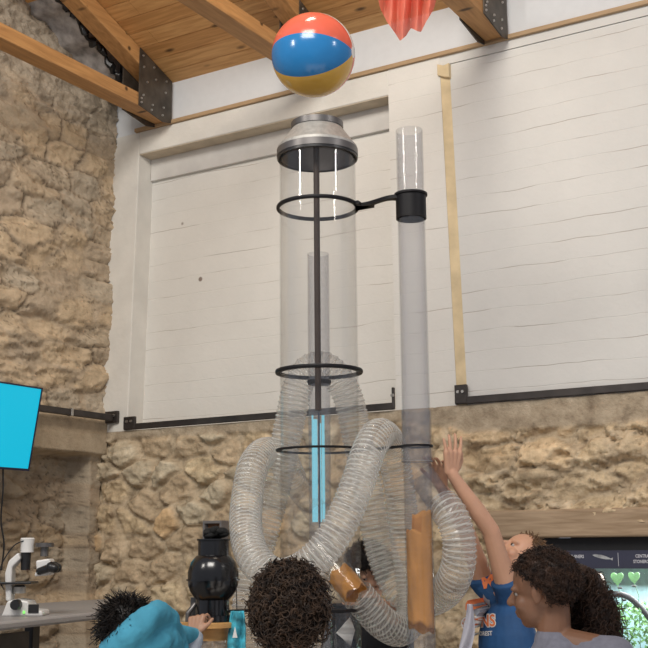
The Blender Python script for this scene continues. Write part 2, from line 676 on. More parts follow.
def sstep(a, b_, x):
    t_ = np.clip((x - a) / (b_ - a), 0, 1)
    return t_ * t_ * (3 - 2 * t_)


def grid_mesh(name, X, Y, Z, col, mat, keep=None):
    h, w_ = X.shape
    me = bpy.data.meshes.new(name)
    co = np.stack([X, Y, Z], -1).reshape(-1, 3).astype(np.float32)
    i = np.arange(h * w_).reshape(h, w_)
    q = np.stack([i[:-1, :-1], i[:-1, 1:], i[1:, 1:], i[1:, :-1]], -1)
    if keep is not None:
        q = q[keep[:-1, :-1]]
    q = q.reshape(-1, 4)
    me.vertices.add(len(co))
    me.vertices.foreach_set('co', co.ravel())
    me.loops.add(q.size)
    me.loops.foreach_set('vertex_index', q.ravel().astype(np.int32))
    me.polygons.add(len(q))
    me.polygons.foreach_set('loop_start', np.arange(0, q.size, 4, dtype=np.int32))
    me.polygons.foreach_set('loop_total', np.full(len(q), 4, dtype=np.int32))
    me.polygons.foreach_set('use_smooth', np.ones(len(q), dtype=bool))
    at = me.color_attributes.new('stone_tint', 'FLOAT_COLOR', 'POINT')
    c4 = np.ones((len(co), 4), np.float32)
    c4[:, :3] = col.reshape(-1, 3)
    at.data.foreach_set('color', c4.ravel())
    me.materials.append(mat)
    me.update(calc_edges=True)
    me.validate()
    o = bpy.data.objects.new(name, me)
    COL.objects.link(o)
    o.matrix_world = MW
    return o


# back wall below the painted part
tt, zz = np.meshgrid(np.arange(-.14, 4.85, .011), np.arange(0, ZR + .012, .011))
wu = (fbm(tt * 3, zz * 3, 11, 3) - .5)
wv = (fbm(tt * 3 + 40, zz * 3, 12, 3) - .5)
U = tt / .27 + wu * .9
V = zz / .165 + wv * .9
e, who = cells(U, V, 5)
body = sstep(.07, .27, e)
right = sstep(2.2, 2.9, tt)
fb = fbm(tt * 9, zz * 14, 21, 5, .55)
terr = np.floor(fb * 9) / 9 * .6 + fb * .4
flake = fbm(tt * 5 + 9, zz * 9, 31, 6, .6)
flk = sstep(.5, .515, flake) * .022 + sstep(.58, .595, flake) * .02 + sstep(.42, .43, flake) * .014
fac = fbm(tt * 15, zz * 22, 51, 4, .6)
hgt = (fac - .5) * .026 * (.1 + .9 * body) + body * (.024 + .030 * who) * (1 - .6 * right) + (terr - .5) * .075 * (.35 + .65 * body) + flk * (.5 + .8 * right)
lnb = sum(1 - sstep(.0, .005, np.abs(flake - a)) for a in (.425, .508, .588))
lnb = np.clip(lnb * sstep(.4, .5, fbm(tt * 6, zz * 6, 77, 3)), 0, 1) * (.35 + .65 * right)
jnt = (1 - sstep(.0, .05, e)) * sstep(.45, .55, fbm(tt * 5, zz * 5, 78, 3))
lnb = np.clip(lnb + jnt * .5, 0, 1)
band = sstep(ZR - .075 - .11 * right, ZR - .045 - .10 * right, zz + (fbm(tt * 6, zz * 2, 44, 3) - .5) * .05)
hgt = hgt * (1 - band) + band * (.035 + .012 * (fb - .5) * 2)
mort = np.array([.98, .95, .92])
tints = np.array([[1.12, 1.06, .96], [.98, .92, .86], [1.2, 1.17, 1.08], [1.14, .96, .76], [1.02, 1.04, 1.04]])
st = tints[(who * 4.999).astype(int)]
st = st * (1 - .75 * right[..., None]) + np.array([1.1, 1.04, .95]) * .75 * right[..., None]
st = st * (.82 + .36 * fac[..., None])
col = mort * (1 - body[..., None]) + st * body[..., None]
col = col * (1 - .5 * lnb[..., None]) * (1 + .16 * (sstep(.5, .515, flake) * right)[..., None])
col = col * (1 - band[..., None]) + np.array([.80, .79, .80]) * band[..., None]
keep = ~((tt > 3.18) & (zz < 1.5))
tag(grid_mesh('wall_back', tt, .03 - hgt, zz, col, M['stoneB'], keep), kind='structure')

# left wall: coursed stone under old limewash, with a lintelled niche below
ss, z2 = np.meshgrid(np.arange(0, 3.4, .011), np.arange(0, 6.0, .0115))
U = ss / .34 + (fbm(ss * 2.2, z2 * 2.2, 61, 3) - .5) * 1.0
V = z2 / .155 + (fbm(ss * 2.2, z2 * 2.2 + 9, 62, 3) - .5) * 1.1
e, who = cells(U, V, 8, .36)
body = sstep(.02, .30, e)
fb = fbm(ss * 4, z2 * 13, 71, 6, .58)
fl = fbm(ss * 3.0, z2 * 9, 81, 6, .62)
ledge = sum(sstep(a, a + .012, fl) for a in (.40, .47, .54, .61)) * .017
hgt = body * (.002 + .005 * who) + (fb - .5) * .022 + ledge * .70
fine = fbm(ss * 16, z2 * 34, 95, 5, .6)
hgt = hgt + (fine - .5) * .012 + sstep(.56, .575, fine) * .004
crk = (1 - sstep(.0, .045, np.abs(e - .03))) * sstep(.45, .55, fbm(ss * 2, z2 * 3, 99, 3))
hgt = hgt - crk * .018
zn = 2.03 + (fbm(ss * 4, ss * 0, 91, 2) - .5) * .01
lint = sstep(zn, zn + .012, z2) * (1 - sstep(2.285, 2.297, z2))
hgt = hgt * (1 - lint) + lint * (.055 + .010 * (fb - .5) + .006 * sstep(.0, .008, np.abs(z2 - 2.18)))
niche = (1 - sstep(zn, zn + .012, z2)) * sstep(.10, .16, ss)
jamb = (1 - sstep(zn, zn + .012, z2)) * (1 - niche)
hgt = hgt * (1 - .6 * jamb) - niche * .20
lines = sum(1 - sstep(.0, .0045, np.abs(fl - a)) for a in (.40, .47, .54, .61)) * sstep(.42, .56, fbm(ss * 5, z2 * 6, 97, 3))
lines = np.clip(lines + crk * .8, 0, 1)
tl = np.interp(z2, [0, 2.432, 4.333, 6], [-.01, -.008, .048, .06]) - .05
st = np.array([[1.0, .98, .95], [1.08, 1.02, .94], [.93, .9, .88], [1.12, 1.05, .95], [.98, .99, 1.0]])[(who * 4.999).astype(int)]
col = np.array([.92, .88, .84]) * (1 - body[..., None]) + st * body[..., None]
grey = (lint * .75)[..., None]
col = col * (1 - grey) + np.array([.86, .84, .80]) * grey
col = col * (1 - .55 * (lines * (1 - lint))[..., None])
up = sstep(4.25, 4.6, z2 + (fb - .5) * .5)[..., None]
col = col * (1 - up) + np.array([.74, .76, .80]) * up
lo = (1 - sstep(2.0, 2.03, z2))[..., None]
col = col * (1 - lo * .16)  # niche shade put into the stone colour below the lintel
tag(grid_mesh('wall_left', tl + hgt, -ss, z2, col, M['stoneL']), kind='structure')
MB().box(-.5, -.30, -3.4, .3, 0, 6.0).build('wall_left_core', M['rawtan'], M=MW, smooth=False)['kind'] = 'structure'
MB().box(-.4, 3.17, .09, .35, 0, ZR).build('wall_back_core', M['rawtan'], M=MW, smooth=False)['kind'] = 'structure'
MB().box(3.17, 4.9, .55, .7, 0, ZR).build('wall_back_niche', M['steel'], M=MW, smooth=False)['kind'] = 'structure'

# black foam seam where the gable stone stops under the rafters
pts, fill = [], []
for i in range(40):
    a = i / 39
    s_, z_ = lf(56 + 70 * a, -8 + 93 * a + 3 * math.sin(a * 17), .30)
    fill.append((-s_, z_))
    pts.append(Vector((.30 + .01 * math.sin(i * 1.7), -s_, z_ + .012 * math.sin(i * 2.3))))
tag(MB().tube(pts, [.022 + .010 * math.sin(i * 1.3) for i in range(40)], 8).build('trim_6', M['black'], M=MW), kind='structure')
MB().prism(fill + [(fill[-1][0], ZE - TAN * fill[-1][0]), (fill[0][0], ZE - TAN * fill[0][0])], -.2, .298, lambda u, v, w_: (w_, u, v)).build('wall_left_gable', plain('grey rubble fill', (.36, .34, .33), .95, var=.4, nscale=14, bump=1.0, bscale=14), M=MW, smooth=False)['kind'] = 'structure'
MB().box(.28, .35, -.30, -.24, 4.50, 4.80).build('trim_7', M['steel'], M=MW, smooth=False)['kind'] = 'structure'

# steel angles along the foot of the painted panels and the left wall
zr = 2.208


def rail(name, label, t0, t1):
    o = empty(name, MW @ Vector(((t0 + t1) / 2, -.02, zr)), label, 'steel rail')
    b = MB()
    b.box(t0, t1, -.022, -.003, zr - .004, zr + .038)
    b.build('angle_bar', M['steel'], o, M=MW, smooth=False, bevel=.003)
    return o


def plate(o, t0, t1, z0, z1):
    p_ = MB().box(t0, t1, -.026, -.003, z0, z1).build('end_plate', M['steel'], o, M=MW, smooth=False, bevel=.003)
    for k in (.3, .7):
        Mb = MW @ Matrix.Translation((t0 + (t1 - t0) * k, -.026, z0 + (z1 - z0) * .62)) @ Matrix.Rotation(PI / 2, 4, 'X')
        MB().lathe([(0, .008), (.009, .008), (.011, 0), (0, 0)], seg=10).build('bolt', M['bolt'], p_, M=Mb)


r1 = rail('steel_rail', 'long black steel rail under the cream recessed panel', T1b - .01, 2.302)
plate(r1, .172, .272, zr, zr + .088)
plate(r1, 2.292, 2.306, zr, zr + .13)
r2 = rail('steel_rail', 'black steel rail under the right-hand white block panel', 2.708, 4.85)
plate(r2, 2.708, 2.785, zr, zr + .11)
o = empty('steel_rail', MW @ Vector((.08, -.6, 2.3)), 'black steel rail on the stone wall beside the cyan screen', 'steel rail')
MB().box(.055, .09, -2.2, -.04, 2.275, 2.318).build('angle_bar', M['steel'], o, M=MW, smooth=False, bevel=.003)
MB().box(.052, .097, -.46, -.44, 2.270, 2.322).build('clip', M['bolt'], o, M=MW, smooth=False, bevel=.002)
plate(o, .0, .115, 2.262, 2.345)


# ------------------------------------------------------------------ roof trusses
def truss(tc, label, full):
    o = empty('roof_truss', MW @ Vector((tc, 0, 4.45)), label, 'roof truss', None)
    t0, t1 = tc - .14, tc
    MB().box(t0, t1, -3.0, -.005, 4.415, 4.512).build('tie_beam', M['beam'], o, M=MW, smooth=False, bevel=.006)
    b = MB()
    dz = .125
    yz = lambda u, v, w_: (w_, u, v)
    zc = lambda y_: ZE - TAN * y_ - .004
    b.prism([(-3.1, zc(-3.1)), (-.14, zc(-.14)), (-.14, zc(-.14) - dz), (-3.1, zc(-3.1) - dz)], t0, t1, yz)
    b.build('rafter', M['beam'], o, M=MW, smooth=False, bevel=.006)
    g = MB()
    for ta, tb in ((t1 + .001, t1 + .010), (t0 - .010, t0 - .001)):
        g.prism([(-.37, 4.415), (-.37, zc(-.37) - .01), (-.015, zc(-.015) - .01), (-.015, 4.395), (-.11, 4.375)], ta, tb, yz)
    gp = g.build('gusset_plate', M['gusset'], o, M=MW, smooth=False)
    rows = [(-.35, 4.44), (-.33, 4.50), (-.23, 4.46), (-.12, 4.42), (-.35, 4.47), (-.24, 4.42), (-.11, 4.48), (-.34, 4.79), (-.33, 4.71), (-.22, 4.745), (-.20, 4.66), (-.08, 4.69), (-.09, 4.60), (-.29, 4.61)]
    for (y_, z_) in rows:
        Mb = MW @ Matrix.Translation((t1 + .010, y_, z_)) @ Matrix.Rotation(PI / 2, 4, 'Y')
        MB().lathe([(0, .008), (.007, .008), (.009, 0), (0, 0)], seg=8).build('bolt', M['bolt'], gp, M=Mb)
    return o


truss(.535, 'timber roof truss with bolted steel plate beside the left stone wall', 1)
truss(1.86, 'timber roof truss ending behind the floating beach ball', 1)
truss(3.12, 'timber roof truss whose bolted end sits right of the coral scarf', 1)

# ------------------------------------------------------------------ lintel and aquarium in the back wall
b = MB()
b.box(2.86, 4.85, -.065, .12, 1.432, 1.585)
o = b.build('lintel_beam', M['lintel'], M=MW, smooth=True, bevel=.012)
tag(o, kind='structure')
aq = empty('aquarium', MW @ Vector((4.0, .2, .6)), 'lit aquarium with green plants and a dark fish name header', 'aquarium')
M['aqblack'] = plain('aquarium black', (.01, .01, .012), .5)
M['aqwater'] = plain('pale blue tank back', (.48, .74, .80), .7, var=.18, nscale=5, scale=(6, 1, 1))
b = MB()
b.box(3.19, 4.9, .02, .5, 1.355, 1.43)
b.box(3.19, 3.21, .02, .5, .6, 1.43)
b.box(3.19, 4.9, .02, .5, .55, .72)
b.build('tank_frame', M['aqblack'], aq, M=MW, smooth=False)
M['sign'] = plain('navy name strip', (.035, .038, .07), .5, var=.05)
hd = MB().box(3.19, 4.9, .0, .02, 1.268, 1.362).build('header_strip', M['sign'], aq, M=MW, smooth=False)
MB().box(3.21, 4.9, .47, .49, .72, 1.268).build('tank_back', M['aqwater'], aq, M=MW, smooth=False)
MB().box(3.21, 4.9, .03, .036, .72, 1.268).build('front_glass', M['tube'], aq, M=MW, smooth=False)
l = bpy.data.lights.new('tank_lamp', 'AREA'); l.shape = 'RECTANGLE'; l.size = 1.5; l.size_y = .25; l.energy = 26; l.color = (.97, 1, 1)
lo_ = bpy.data.objects.new('tank_lamp', l); COL.objects.link(lo_)
lo_.matrix_world = MW @ Matrix.Translation((4.1, .22, 1.26)) @ Matrix.Rotation(math.radians(-20), 4, 'X')
lo_.parent = aq; lo_.matrix_parent_inverse = aq.matrix_world.inverted()
M['ink'] = plain('pale lettering', (.62, .62, .66), .6, var=.02)


def text_mesh(body, size, align='LEFT', bold=0.0):
    c = bpy.data.curves.new('lettering', 'FONT')
    c.body = body
    c.size = size
    c.align_x = align
    c.offset = bold
    c.extrude = 0
    c.resolution_u = 3
    ob = bpy.data.objects.new('tmp', c)
    COL.objects.link(ob)
    bpy.context.view_layer.update()
    me = bpy.data.meshes.new_from_object(ob.evaluated_get(bpy.context.evaluated_depsgraph_get()))
    bpy.data.objects.remove(ob)
    return me


def wall_text(body, px, py, size, dep, parent, mat, align='LEFT', name='lettering', sx=.8):
    me = text_mesh(body, size, align, size * .02)
    me.materials.append(mat)
    t_, z_ = wl(px, py, dep)
    mt = MW @ Matrix.Translation((t_, dep, z_)) @ Matrix.Rotation(PI / 2, 4, 'X') @ Matrix.Scale(sx, 4, (1, 0, 0))
    ob = bpy.data.objects.new(name, me)
    COL.objects.link(ob)
    ob.matrix_world = mt
    ob.parent = parent
    ob.matrix_parent_inverse = parent.matrix_world.inverted()
    return ob


wall_text('SHINERS', 571, 558, .024, -.002, hd, M['ink'])
wall_text('CENTRAL', 643, 557.5, .023, -.002, hd, M['ink'], 'CENTER')
wall_text('STONEROLLER', 645, 563, .023, -.002, hd, M['ink'], 'CENTER')
M['fish'] = plain('silver fish picture', (.34, .35, .36), .5, var=.4, nscale=30)
fx = [(-.055, .002), (-.035, .010), (0, .014), (.03, .008), (.05, .001), (.062, .010), (.060, -.010), (.048, -.004), (.02, -.011), (-.02, -.010), (-.045, -.005)]
t_, z_ = wl(602, 557)
b = MB().prism([(t_ + x * .95, z_ + y_ * .8 - x * .18) for x, y_ in fx], -.0015, -.0005, xz)
b.build('fish_picture', M['fish'], hd, M=MW, smooth=False)
t_ = wl(618, 557)[0]
MB().box(t_, t_ + .002, -.0015, 0, 1.28, 1.35).build('divider_line', M['ink'], hd, M=MW, smooth=False)

M['weed'] = plain('green water weed', (.09, .24, .06), .6, var=.6, nscale=25)
M['leafg'] = plain('green leaf', (.06, .16, .05), .5, var=.25, nscale=20)
rw = random.Random(5)
b = MB()
for i in range(2600):
    t_ = 3.40 + rw.random() * 1.2
    top = .99 + .16 * mnoise.noise(Vector((t_ * 5, 0, 3))) + max(0, .18 - abs(t_ - 3.52) * .9)
    z_ = .74 + rw.random() ** .6 * max(.08, top - .76)
    y_ = .10 + rw.random() * .25
    r_ = .008 + rw.random() * .010
    a = rw.random() * 6.3
    v1 = Vector((math.cos(a), rw.uniform(-1, 1), math.sin(a))).normalized() * r_
    v2 = v1.orthogonal().normalized() * r_ * .6
    c = Vector((t_, y_, z_))
    b.add([c - v1, c + v2, c + v1, c - v2], [(0, 1, 2, 3)])
tag(b.build('water_plant', M['weed'], aq, M=MW, smooth=False), kind='stuff')
for (x, y_, s_) in ((617, 578, .042), (634, 577, .038)):
    t_, z_ = wl(x, y_, .2)
    out = []
    for i in range(24):
        a = 2 * PI * i / 24
        out.append((t_ + s_ * .95 * math.sin(a) ** 3 * .9, z_ + s_ * (.81 * math.cos(a) - .31 * math.cos(2 * a) - .12 * math.cos(3 * a))))
    b = MB().prism(out, .2, .206, xz)
    b.tube([(t_, .203, z_ - s_), (t_ + .02, .2, z_ - s_ - .06), (t_ + .01, .2, .8)], .002, 5)
    b.build('heart_leaf', M['leafg'], aq, M=MW, smooth=False)
for (x, y_) in ((620, 588), (634, 586), (624, 600)):
    t_, z_ = wl(x, y_, .18)
    MB().ball((t_, .18, z_), (.014, .005, .006)).build('fish', M['aqblack'], aq, M=MW)
pp = []
for (x, y_) in ((598, 596), (614, 594), (628, 597), (640, 607), (652, 622), (668, 650)):
    t_, z_ = wl(x, y_, .12)
    pp.append((t_, .12, z_))
MB().tube(spline(pp, .01), .016, 10).build('filter_pipe', M['aqblack'], aq, M=MW)
pp = []
for (x, y_) in ((580, 640), (578, 590), (584, 573), (596, 572), (604, 585), (606, 640)):
    t_, z_ = wl(x, y_, .3)
    pp.append((t_, .3, z_))
MB().tube(spline(pp, .01), .009, 8).build('filter_pipe', plain('brown pipe', (.2, .15, .12), .5), aq, M=MW)

# ------------------------------------------------------------------ wall screen
OFF = .25
s_r, z_t = lf(42, 388, OFF)
s2, z_b = lf(29, 471, OFF - .08)
scn = empty('wall_screen', MW @ Vector((.2, -s_r - .4, z_b)), 'glowing cyan screen tilted forward on the left stone wall', 'screen')
zc_ = (z_t + z_b) / 2
hh = (z_t - z_b) / 2 / math.cos(math.radians(10))
MS = MW @ Matrix.Translation((OFF - .04, -s_r - .43, zc_)) @ Matrix.Rotation(math.radians(10), 4, 'Y')
MB().box(-.035, -.004, -.43, .43, -hh, hh).build('housing', M['bezel'], scn, M=MS, smooth=False, bevel=.004)
b = MB()
for a in ((-.43, .43, hh - .010, hh), (-.43, .43, -hh, -hh + .014), (-.43, -.42, -hh + .014, hh - .01), (.42, .43, -hh + .014, hh - .01)):
    b.box(-.004, .004, *a)
b.build('bezel', M['bezel'], scn, M=MS, smooth=False)
MB().box(-.004, 0, -.42, .42, -hh + .014, hh - .01).build('display', M['cyan'], scn, M=MS, smooth=False)
MB().box(-.20, .17, -1.2 - .06, -1.2 + .06, zc_ - .06, zc_ + .06).build('wall_mount', M['steel'], scn, M=MW, smooth=False)
pp = [P(x, y_, 7.0) for x, y_ in ((3, 468), (3, 490), (1, 520), (4, 545), (1, 572))]
tag(MB().tube(spline(pp, .02), .006, 6).build('power_cable', M['black']), 'thin black cable hanging below the cyan screen', 'cable')

# ------------------------------------------------------------------ counter and microscope
zc0 = 1.075
pf0, pf1 = P(-40, 627, 4.95), P(150, 606, 6.35)
pts = [P(-40, 627, 4.75), P(118, 610.5, 6.0), P(150, 604.5, 6.5)]
cpts = [Vector((-1.75, 4.55)), Vector((-1.135, 6.12)), Vector((-1.02, 6.55)), Vector((-1.36, 7.6)), Vector((-2.8, 5.4))]
ct = empty('side_counter', (-1.6, 6.2, 0), 'grey topped counter holding the microscope along the left wall', 'counter')
xy = lambda u, v, w_: (u, v, w_)
MB().prism([tuple(q) for q in cpts], 1.035, zc0, xy).build('countertop', M['counter'], ct, smooth=True, bevel=.012, auto=30)
dv = (cpts[1] - cpts[0]).normalized()
nv = Vector((-dv.y, dv.x))
a0, a1 = cpts[0] + nv * .12, cpts[0] + nv * .12 + dv * 1.15
MB().prism([tuple(a0), tuple(a1), tuple(a1 + nv * .03), tuple(a0 + nv * .03)], .86, 1.005, xy).build('apron', M['steel'], ct, smooth=False)
for k in (.3, 1.18):
    for w_ in (.12, .62):
        q = cpts[0] + nv * w_ + dv * k
        MB().prism([tuple(q), tuple(q + dv * .055), tuple(q + dv * .055 + nv * .05), tuple(q + nv * .05)], 0, 1.035, xy).build('leg', M['black'], ct, smooth=False)

ms = empty('microscope', (0, 0, 0))
tag(ms, 'white and black laboratory microscope on the grey counter', 'microscope')
D = 5.75
B0 = P(33, 610, D); B0.z = zc0
ms.location = B0
ms.matrix_world = Matrix.Translation(B0)
MM = Matrix.Translation(B0)
u = D / FPX * 1.0                       # one picture pixel at this distance, in metres
def mbx(x0, x1, y0, y1, z0, z1):
    return dict(x0=x0, x1=x1)
b = MB()
b.prism([(-27 * u, 0), (13 * u, 0), (12 * u, 5 * u), (2 * u, 6 * u), (-2 * u, 14 * u), (-14 * u, 16 * u), (-22 * u, 14 * u), (-25 * u, 5 * u)], -.07, .08, xz)
fo = b.build('foot', M['white'], ms, M=MM, smooth=False, bevel=.008)
MB().box(-1 * u, 9 * u, -.075, -.069, 3 * u, 11 * u).build('control_panel', M['black'], fo, M=MM, smooth=False)
MB().box(-6 * u, -4 * u, -.076, -.07, 2.5 * u, 5 * u).build('power_light', glow('green lamp', (.3, 1, .2), 1.0), fo, M=MM, smooth=False)
mk = Matrix.Rotation(PI / 2, 4, 'X')
MB().lathe([(0, .05), (4.5 * u, .05), (5 * u, .04), (5 * u, 0), (0, 0)], seg=24).build('focus_knob', M['black'], fo, M=MM @ Matrix.Translation((-12 * u, -.065, 11 * u)) @ mk)
MB().prism([(-25 * u, 14 * u), (-27 * u, 40 * u), (-24 * u, 52 * u), (-15 * u, 60 * u), (-12 * u, 54 * u), (-20 * u, 46 * u), (-20 * u, 14 * u)], -.04, .04, xz).build('arm', M['white'], ms, M=MM, smooth=False, bevel=.008)
MB().box(-29 * u, 1 * u, -.08, .07, 30 * u, 32 * u).build('stage', M['black'], ms, M=MM, smooth=False, bevel=.002)
MB().lathe([(0, 0), (6 * u, 0), (6.5 * u, 6 * u), (4 * u, 8 * u), (0, 8 * u)], seg=24).build('condenser', M['alu'], ms, M=MM @ Matrix.Translation((-14 * u, 0, 21 * u)))
MB().lathe([(0, 0), (4.5 * u, 0), (5 * u, 18 * u), (6 * u, 19 * u), (0, 19 * u)], seg=24).build('objective_turret', M['black'], ms, M=MM @ Matrix.Translation((-9 * u, 0, 43 * u)))
MB().lathe([(0, 0), (6.5 * u, 0), (6.5 * u, 10 * u), (7 * u, 13 * u), (6 * u, 14 * u), (0, 14 * u)], seg=24).build('lamp_housing', M['white'], ms, M=MM @ Matrix.Translation((-8 * u, 0, 60 * u)))
MB().prism([(2 * u, 37 * u), (4 * u, 44 * u), (3 * u, 52 * u), (16 * u, 54 * u), (19 * u, 48 * u), (17 * u, 38 * u)], -.05, .05, xz).build('head', M['white'], ms, M=MM, smooth=False, bevel=.008)
MB().lathe([(0, 0), (4 * u, 0), (4 * u, 9 * u), (9 * u, 9 * u), (9 * u, 13 * u), (0, 13 * u)], seg=24).build('camera_port', M['alud'], ms, M=MM @ Matrix.Translation((9 * u, 0, 56 * u)))
for k in (-.03, .03):
    e_ = MB().cap((8 * u, k - .03, 42 * u), (20 * u, k - .05, 46 * u), .018, .020)
    e_.cap((20 * u, k - .05, 46 * u), (23 * u, k - .055, 45 * u), .026, .024)
    e_.build('eyepiece', M['black'], ms, M=MM)
pp = [Vector(q) for q in ((-8 * u, -.03, 72 * u), (-20 * u, -.03, 66 * u), (-30 * u, -.05, 48 * u), (-31 * u, -.05, 34 * u), (-24 * u, -.08, 24 * u))]
MB().tube(spline(pp, .01), .003, 6).build('lamp_cord', M['black'], ms, M=MM)

# ------------------------------------------------------------------ small wooden backed box on the wall
t_, z_ = wl(221, 533)
bx = empty('wall_box', MW @ Vector((t_, -.03, z_)), 'small grey framed brown box on the stone wall above the black blower', 'box')
b = MB()
for a in ((-.075, .075, .06, .078), (-.075, -.06, -.09, .06), (.06, .075, -.09, .06), (-.075, .075, -.105, -.09)):
    b.box(t_ + a[0], t_ + a[1], -.10, -.02, z_ + a[2], z_ + a[3])
b.build('frame', plain('grey paint', (.16, .15, .15), .6), bx, M=MW, smooth=False, bevel=.002)
MB().box(t_ - .06, t_ + .06, -.06, -.02, z_ - .09, z_ + .06).build('panel', wood_mat('brown board', (.13, .06, .03), (.19, .09, .045), knots=False), bx, M=MW, smooth=False)

# ------------------------------------------------------------------ the air tube exhibit
DX = 4.4
AX = P(317, 300, DX).x + .006
SXY = (P(414.5, 350, 4.27).x, 4.27)


def zat(y_, D_=DX):
    return P(317, y_, D_).z


ex = empty('air_tube_exhibit', (AX, DX, 0), 'tall clear air tube exhibit with metal cone, black rings and ribbed clear hoses', 'exhibit')
RM = .1545


def shell(r, th, z0, z1):
    return [(r, z0), (r, z1), (r - th, z1), (r - th, z0)]


zc1 = zat(160)
MB().lathe(shell(RM, .004, .90, zc1 + .02), (AX, DX, 0), 64, closed=True).build('main_tube', M['tube'], ex)['label'] = 'wide clear vertical tube'
# cone
zb, ztp = zat(154.5), zat(124)
prof = [(.162, zb), (.162, zb + .028), (.156, zb + .034), (.104, ztp - .025), (.104, ztp), (.097, ztp), (.097, ztp - .03), (.149, zb + .03), (.1555, zb)]
cn = MB().lathe(prof, (AX, DX, 0), 64, closed=True).build('cone', M['alu'], ex, auto=25)
cn['label'] = 'brushed metal cone'
MB().lathe([(.1560, zb - .012), (.166, zb - .012), (.166, zb + .016), (.1560, zb + .016)], (AX, DX, 0), 64, closed=True).build('cone_rim', M['alud'], cn)
MB().lathe([(.1570, zb - .022), (.164, zb - .022), (.164, zb - .013), (.1570, zb - .013)], (AX, DX, 0), 64, closed=True).build('cone_gasket', M['black'], cn)
MB().lathe([(.098, ztp + .001), (.1075, ztp + .001), (.1075, ztp - .024), (.1045, ztp - .024)], (AX, DX, 0), 48, closed=True).build('cone_collar', M['alud'], cn)
M['coneliner'] = plain('dark cone lining', (.07, .06, .055), .5)
MB().lathe([(.1455, zb - .02), (.1455, zb + .03), (.0955, ztp - .032), (.094, ztp - .032), (.143, zb + .03), (.143, zb - .02)], (AX, DX, 0), 64, closed=True).build('cone_lining', M['coneliner'], cn)
# mast, inner tube, and a cyan screen reflection modelled as glowing rods
zm = zat(413)
b = MB().tube([(AX - .004, DX - .07, zm), (AX - .004, DX - .07, zb + .02)], .0125, 12)
b.build('mast', M['mast'], ex)
RI = .0435
MB().lathe(shell(RI, .003, .90, zat(254)), (AX, DX, 0), 40, closed=True).build('inner_tube', M['tubes'], ex)['label'] = 'narrow inner clear tube'
cyan_streaks = MB()
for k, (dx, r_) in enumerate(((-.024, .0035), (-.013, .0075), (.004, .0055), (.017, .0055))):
    cyan_streaks.tube([(AX + dx - .003, DX + .010, zat(522)), (AX + dx - .003, DX + .010, zat(415 + (k % 3) * 4))], r_, 10)
cyan_streaks.build('lamp_rods', M['led'], ex)['label'] = 'glowing cyan rods in the inner tube'
MB().tube([(AX - .002, DX - .008, zat(540)), (AX - .002, DX - .008, zat(413))], .0035, 8).build('lamp_spine', M['bezel'], ex)


def ring(y_, rin, rout, h, name='support_ring', lab=None, D_=DX):
    z = zat(y_, D_)
    o_ = MB().lathe([(rin, z - h / 2), (rout - .002, z - h / 2), (rout, z - h / 4), (rout, z + h / 4), (rout - .002, z + h / 2), (rin, z + h / 2)], (AX, DX, 0), 72, closed=True).build(name, M['bracket'], ex, auto=50)
    if lab: o_['label'] = lab
    return o_, z


sx, sy = SXY
R2 = .0535
# upper ring with its swept arm and clamp
rg, z = ring(208, .1555, .168, .014, lab='upper black ring with arm')
b = MB()
x0 = AX + .158
outl_t, outl_b = [], []
n_ = 18
for i in range(n_ + 1):
    a = i / n_
    X_ = x0 - .008 + (sx - R2 - x0 + .013) * a
    hw = .030 * (1 - a) ** 3 + .010 + .012 * a ** 4
    Y_ = DX - .01 + (sy - DX) * sstep(.0, .9, a) + .01 * a
    outl_t.append((X_, Y_, z, hw))
vs, fs = [], []
for (X_, Y_, Z_, hw) in outl_t:
    vs += [(X_, Y_ - hw, Z_ - .007), (X_, Y_ + hw, Z_ - .007), (X_, Y_ + hw, Z_ + .007), (X_, Y_ - hw, Z_ + .007)]
for i in range(n_):
    for k in range(4):
        l_ = (k + 1) % 4
        fs.append((i * 4 + k, i * 4 + l_, i * 4 + 4 + l_, i * 4 + 4 + k))
fs += [(3, 2, 1, 0), (n_ * 4, n_ * 4 + 1, n_ * 4 + 2, n_ * 4 + 3)]
b.add(vs, fs)
b.prism([(x0 - .018, DX - .070), (x0 + .004, DX - .078), (x0 + .018, DX - .045), (x0 + .07, DX - .045), (x0 + .07, DX - .02), (x0 + .004, DX + .02)], z - .007, z + .007, xy)
b.build('arm', M['bracket'], rg, auto=50)
zt_ = z
MB().lathe([(R2 + .0005, zt_ - .088), (R2 + .006, zt_ - .088), (R2 + .006, zt_ + .004), (R2 + .012, zt_ + .006), (R2 + .012, zt_ + .014), (R2 + .0005, zt_ + .014)], (sx, sy, 0), 48, closed=True).build('clamp', M['bracket'], rg, auto=30)
# second ring, a hub on the mast
rg, z = ring(372, .1555, .173, .014, lab='second black ring round the wide tube')
b = MB().lathe([(.0445, z - .05), (.047, z - .04), (.047, z - .034), (.0445, z - .034)], (AX, DX, 0), 32, closed=True)
b.build('hub', M['bracket'], rg)
# third ring and its flat arm to the small tube
rg, z = ring(450, .1555, .171, .008, lab='thin black ring joined to the small tube')
b = MB()
b.prism([(AX + .15, DX - .06), (AX + .20, DX - .03), (sx - R2, sy - .02), (sx - R2, sy + .015), (AX + .2, DX + .02), (AX + .15, DX + .06)], z - .004, z + .004, xy)
b.lathe([(R2 + .001, z - .004), (R2 + .008, z - .004), (R2 + .008, z + .004), (R2 + .001, z + .004)], (sx, sy, 0), 48, closed=True)
b.build('arm', M['bracket'], rg)
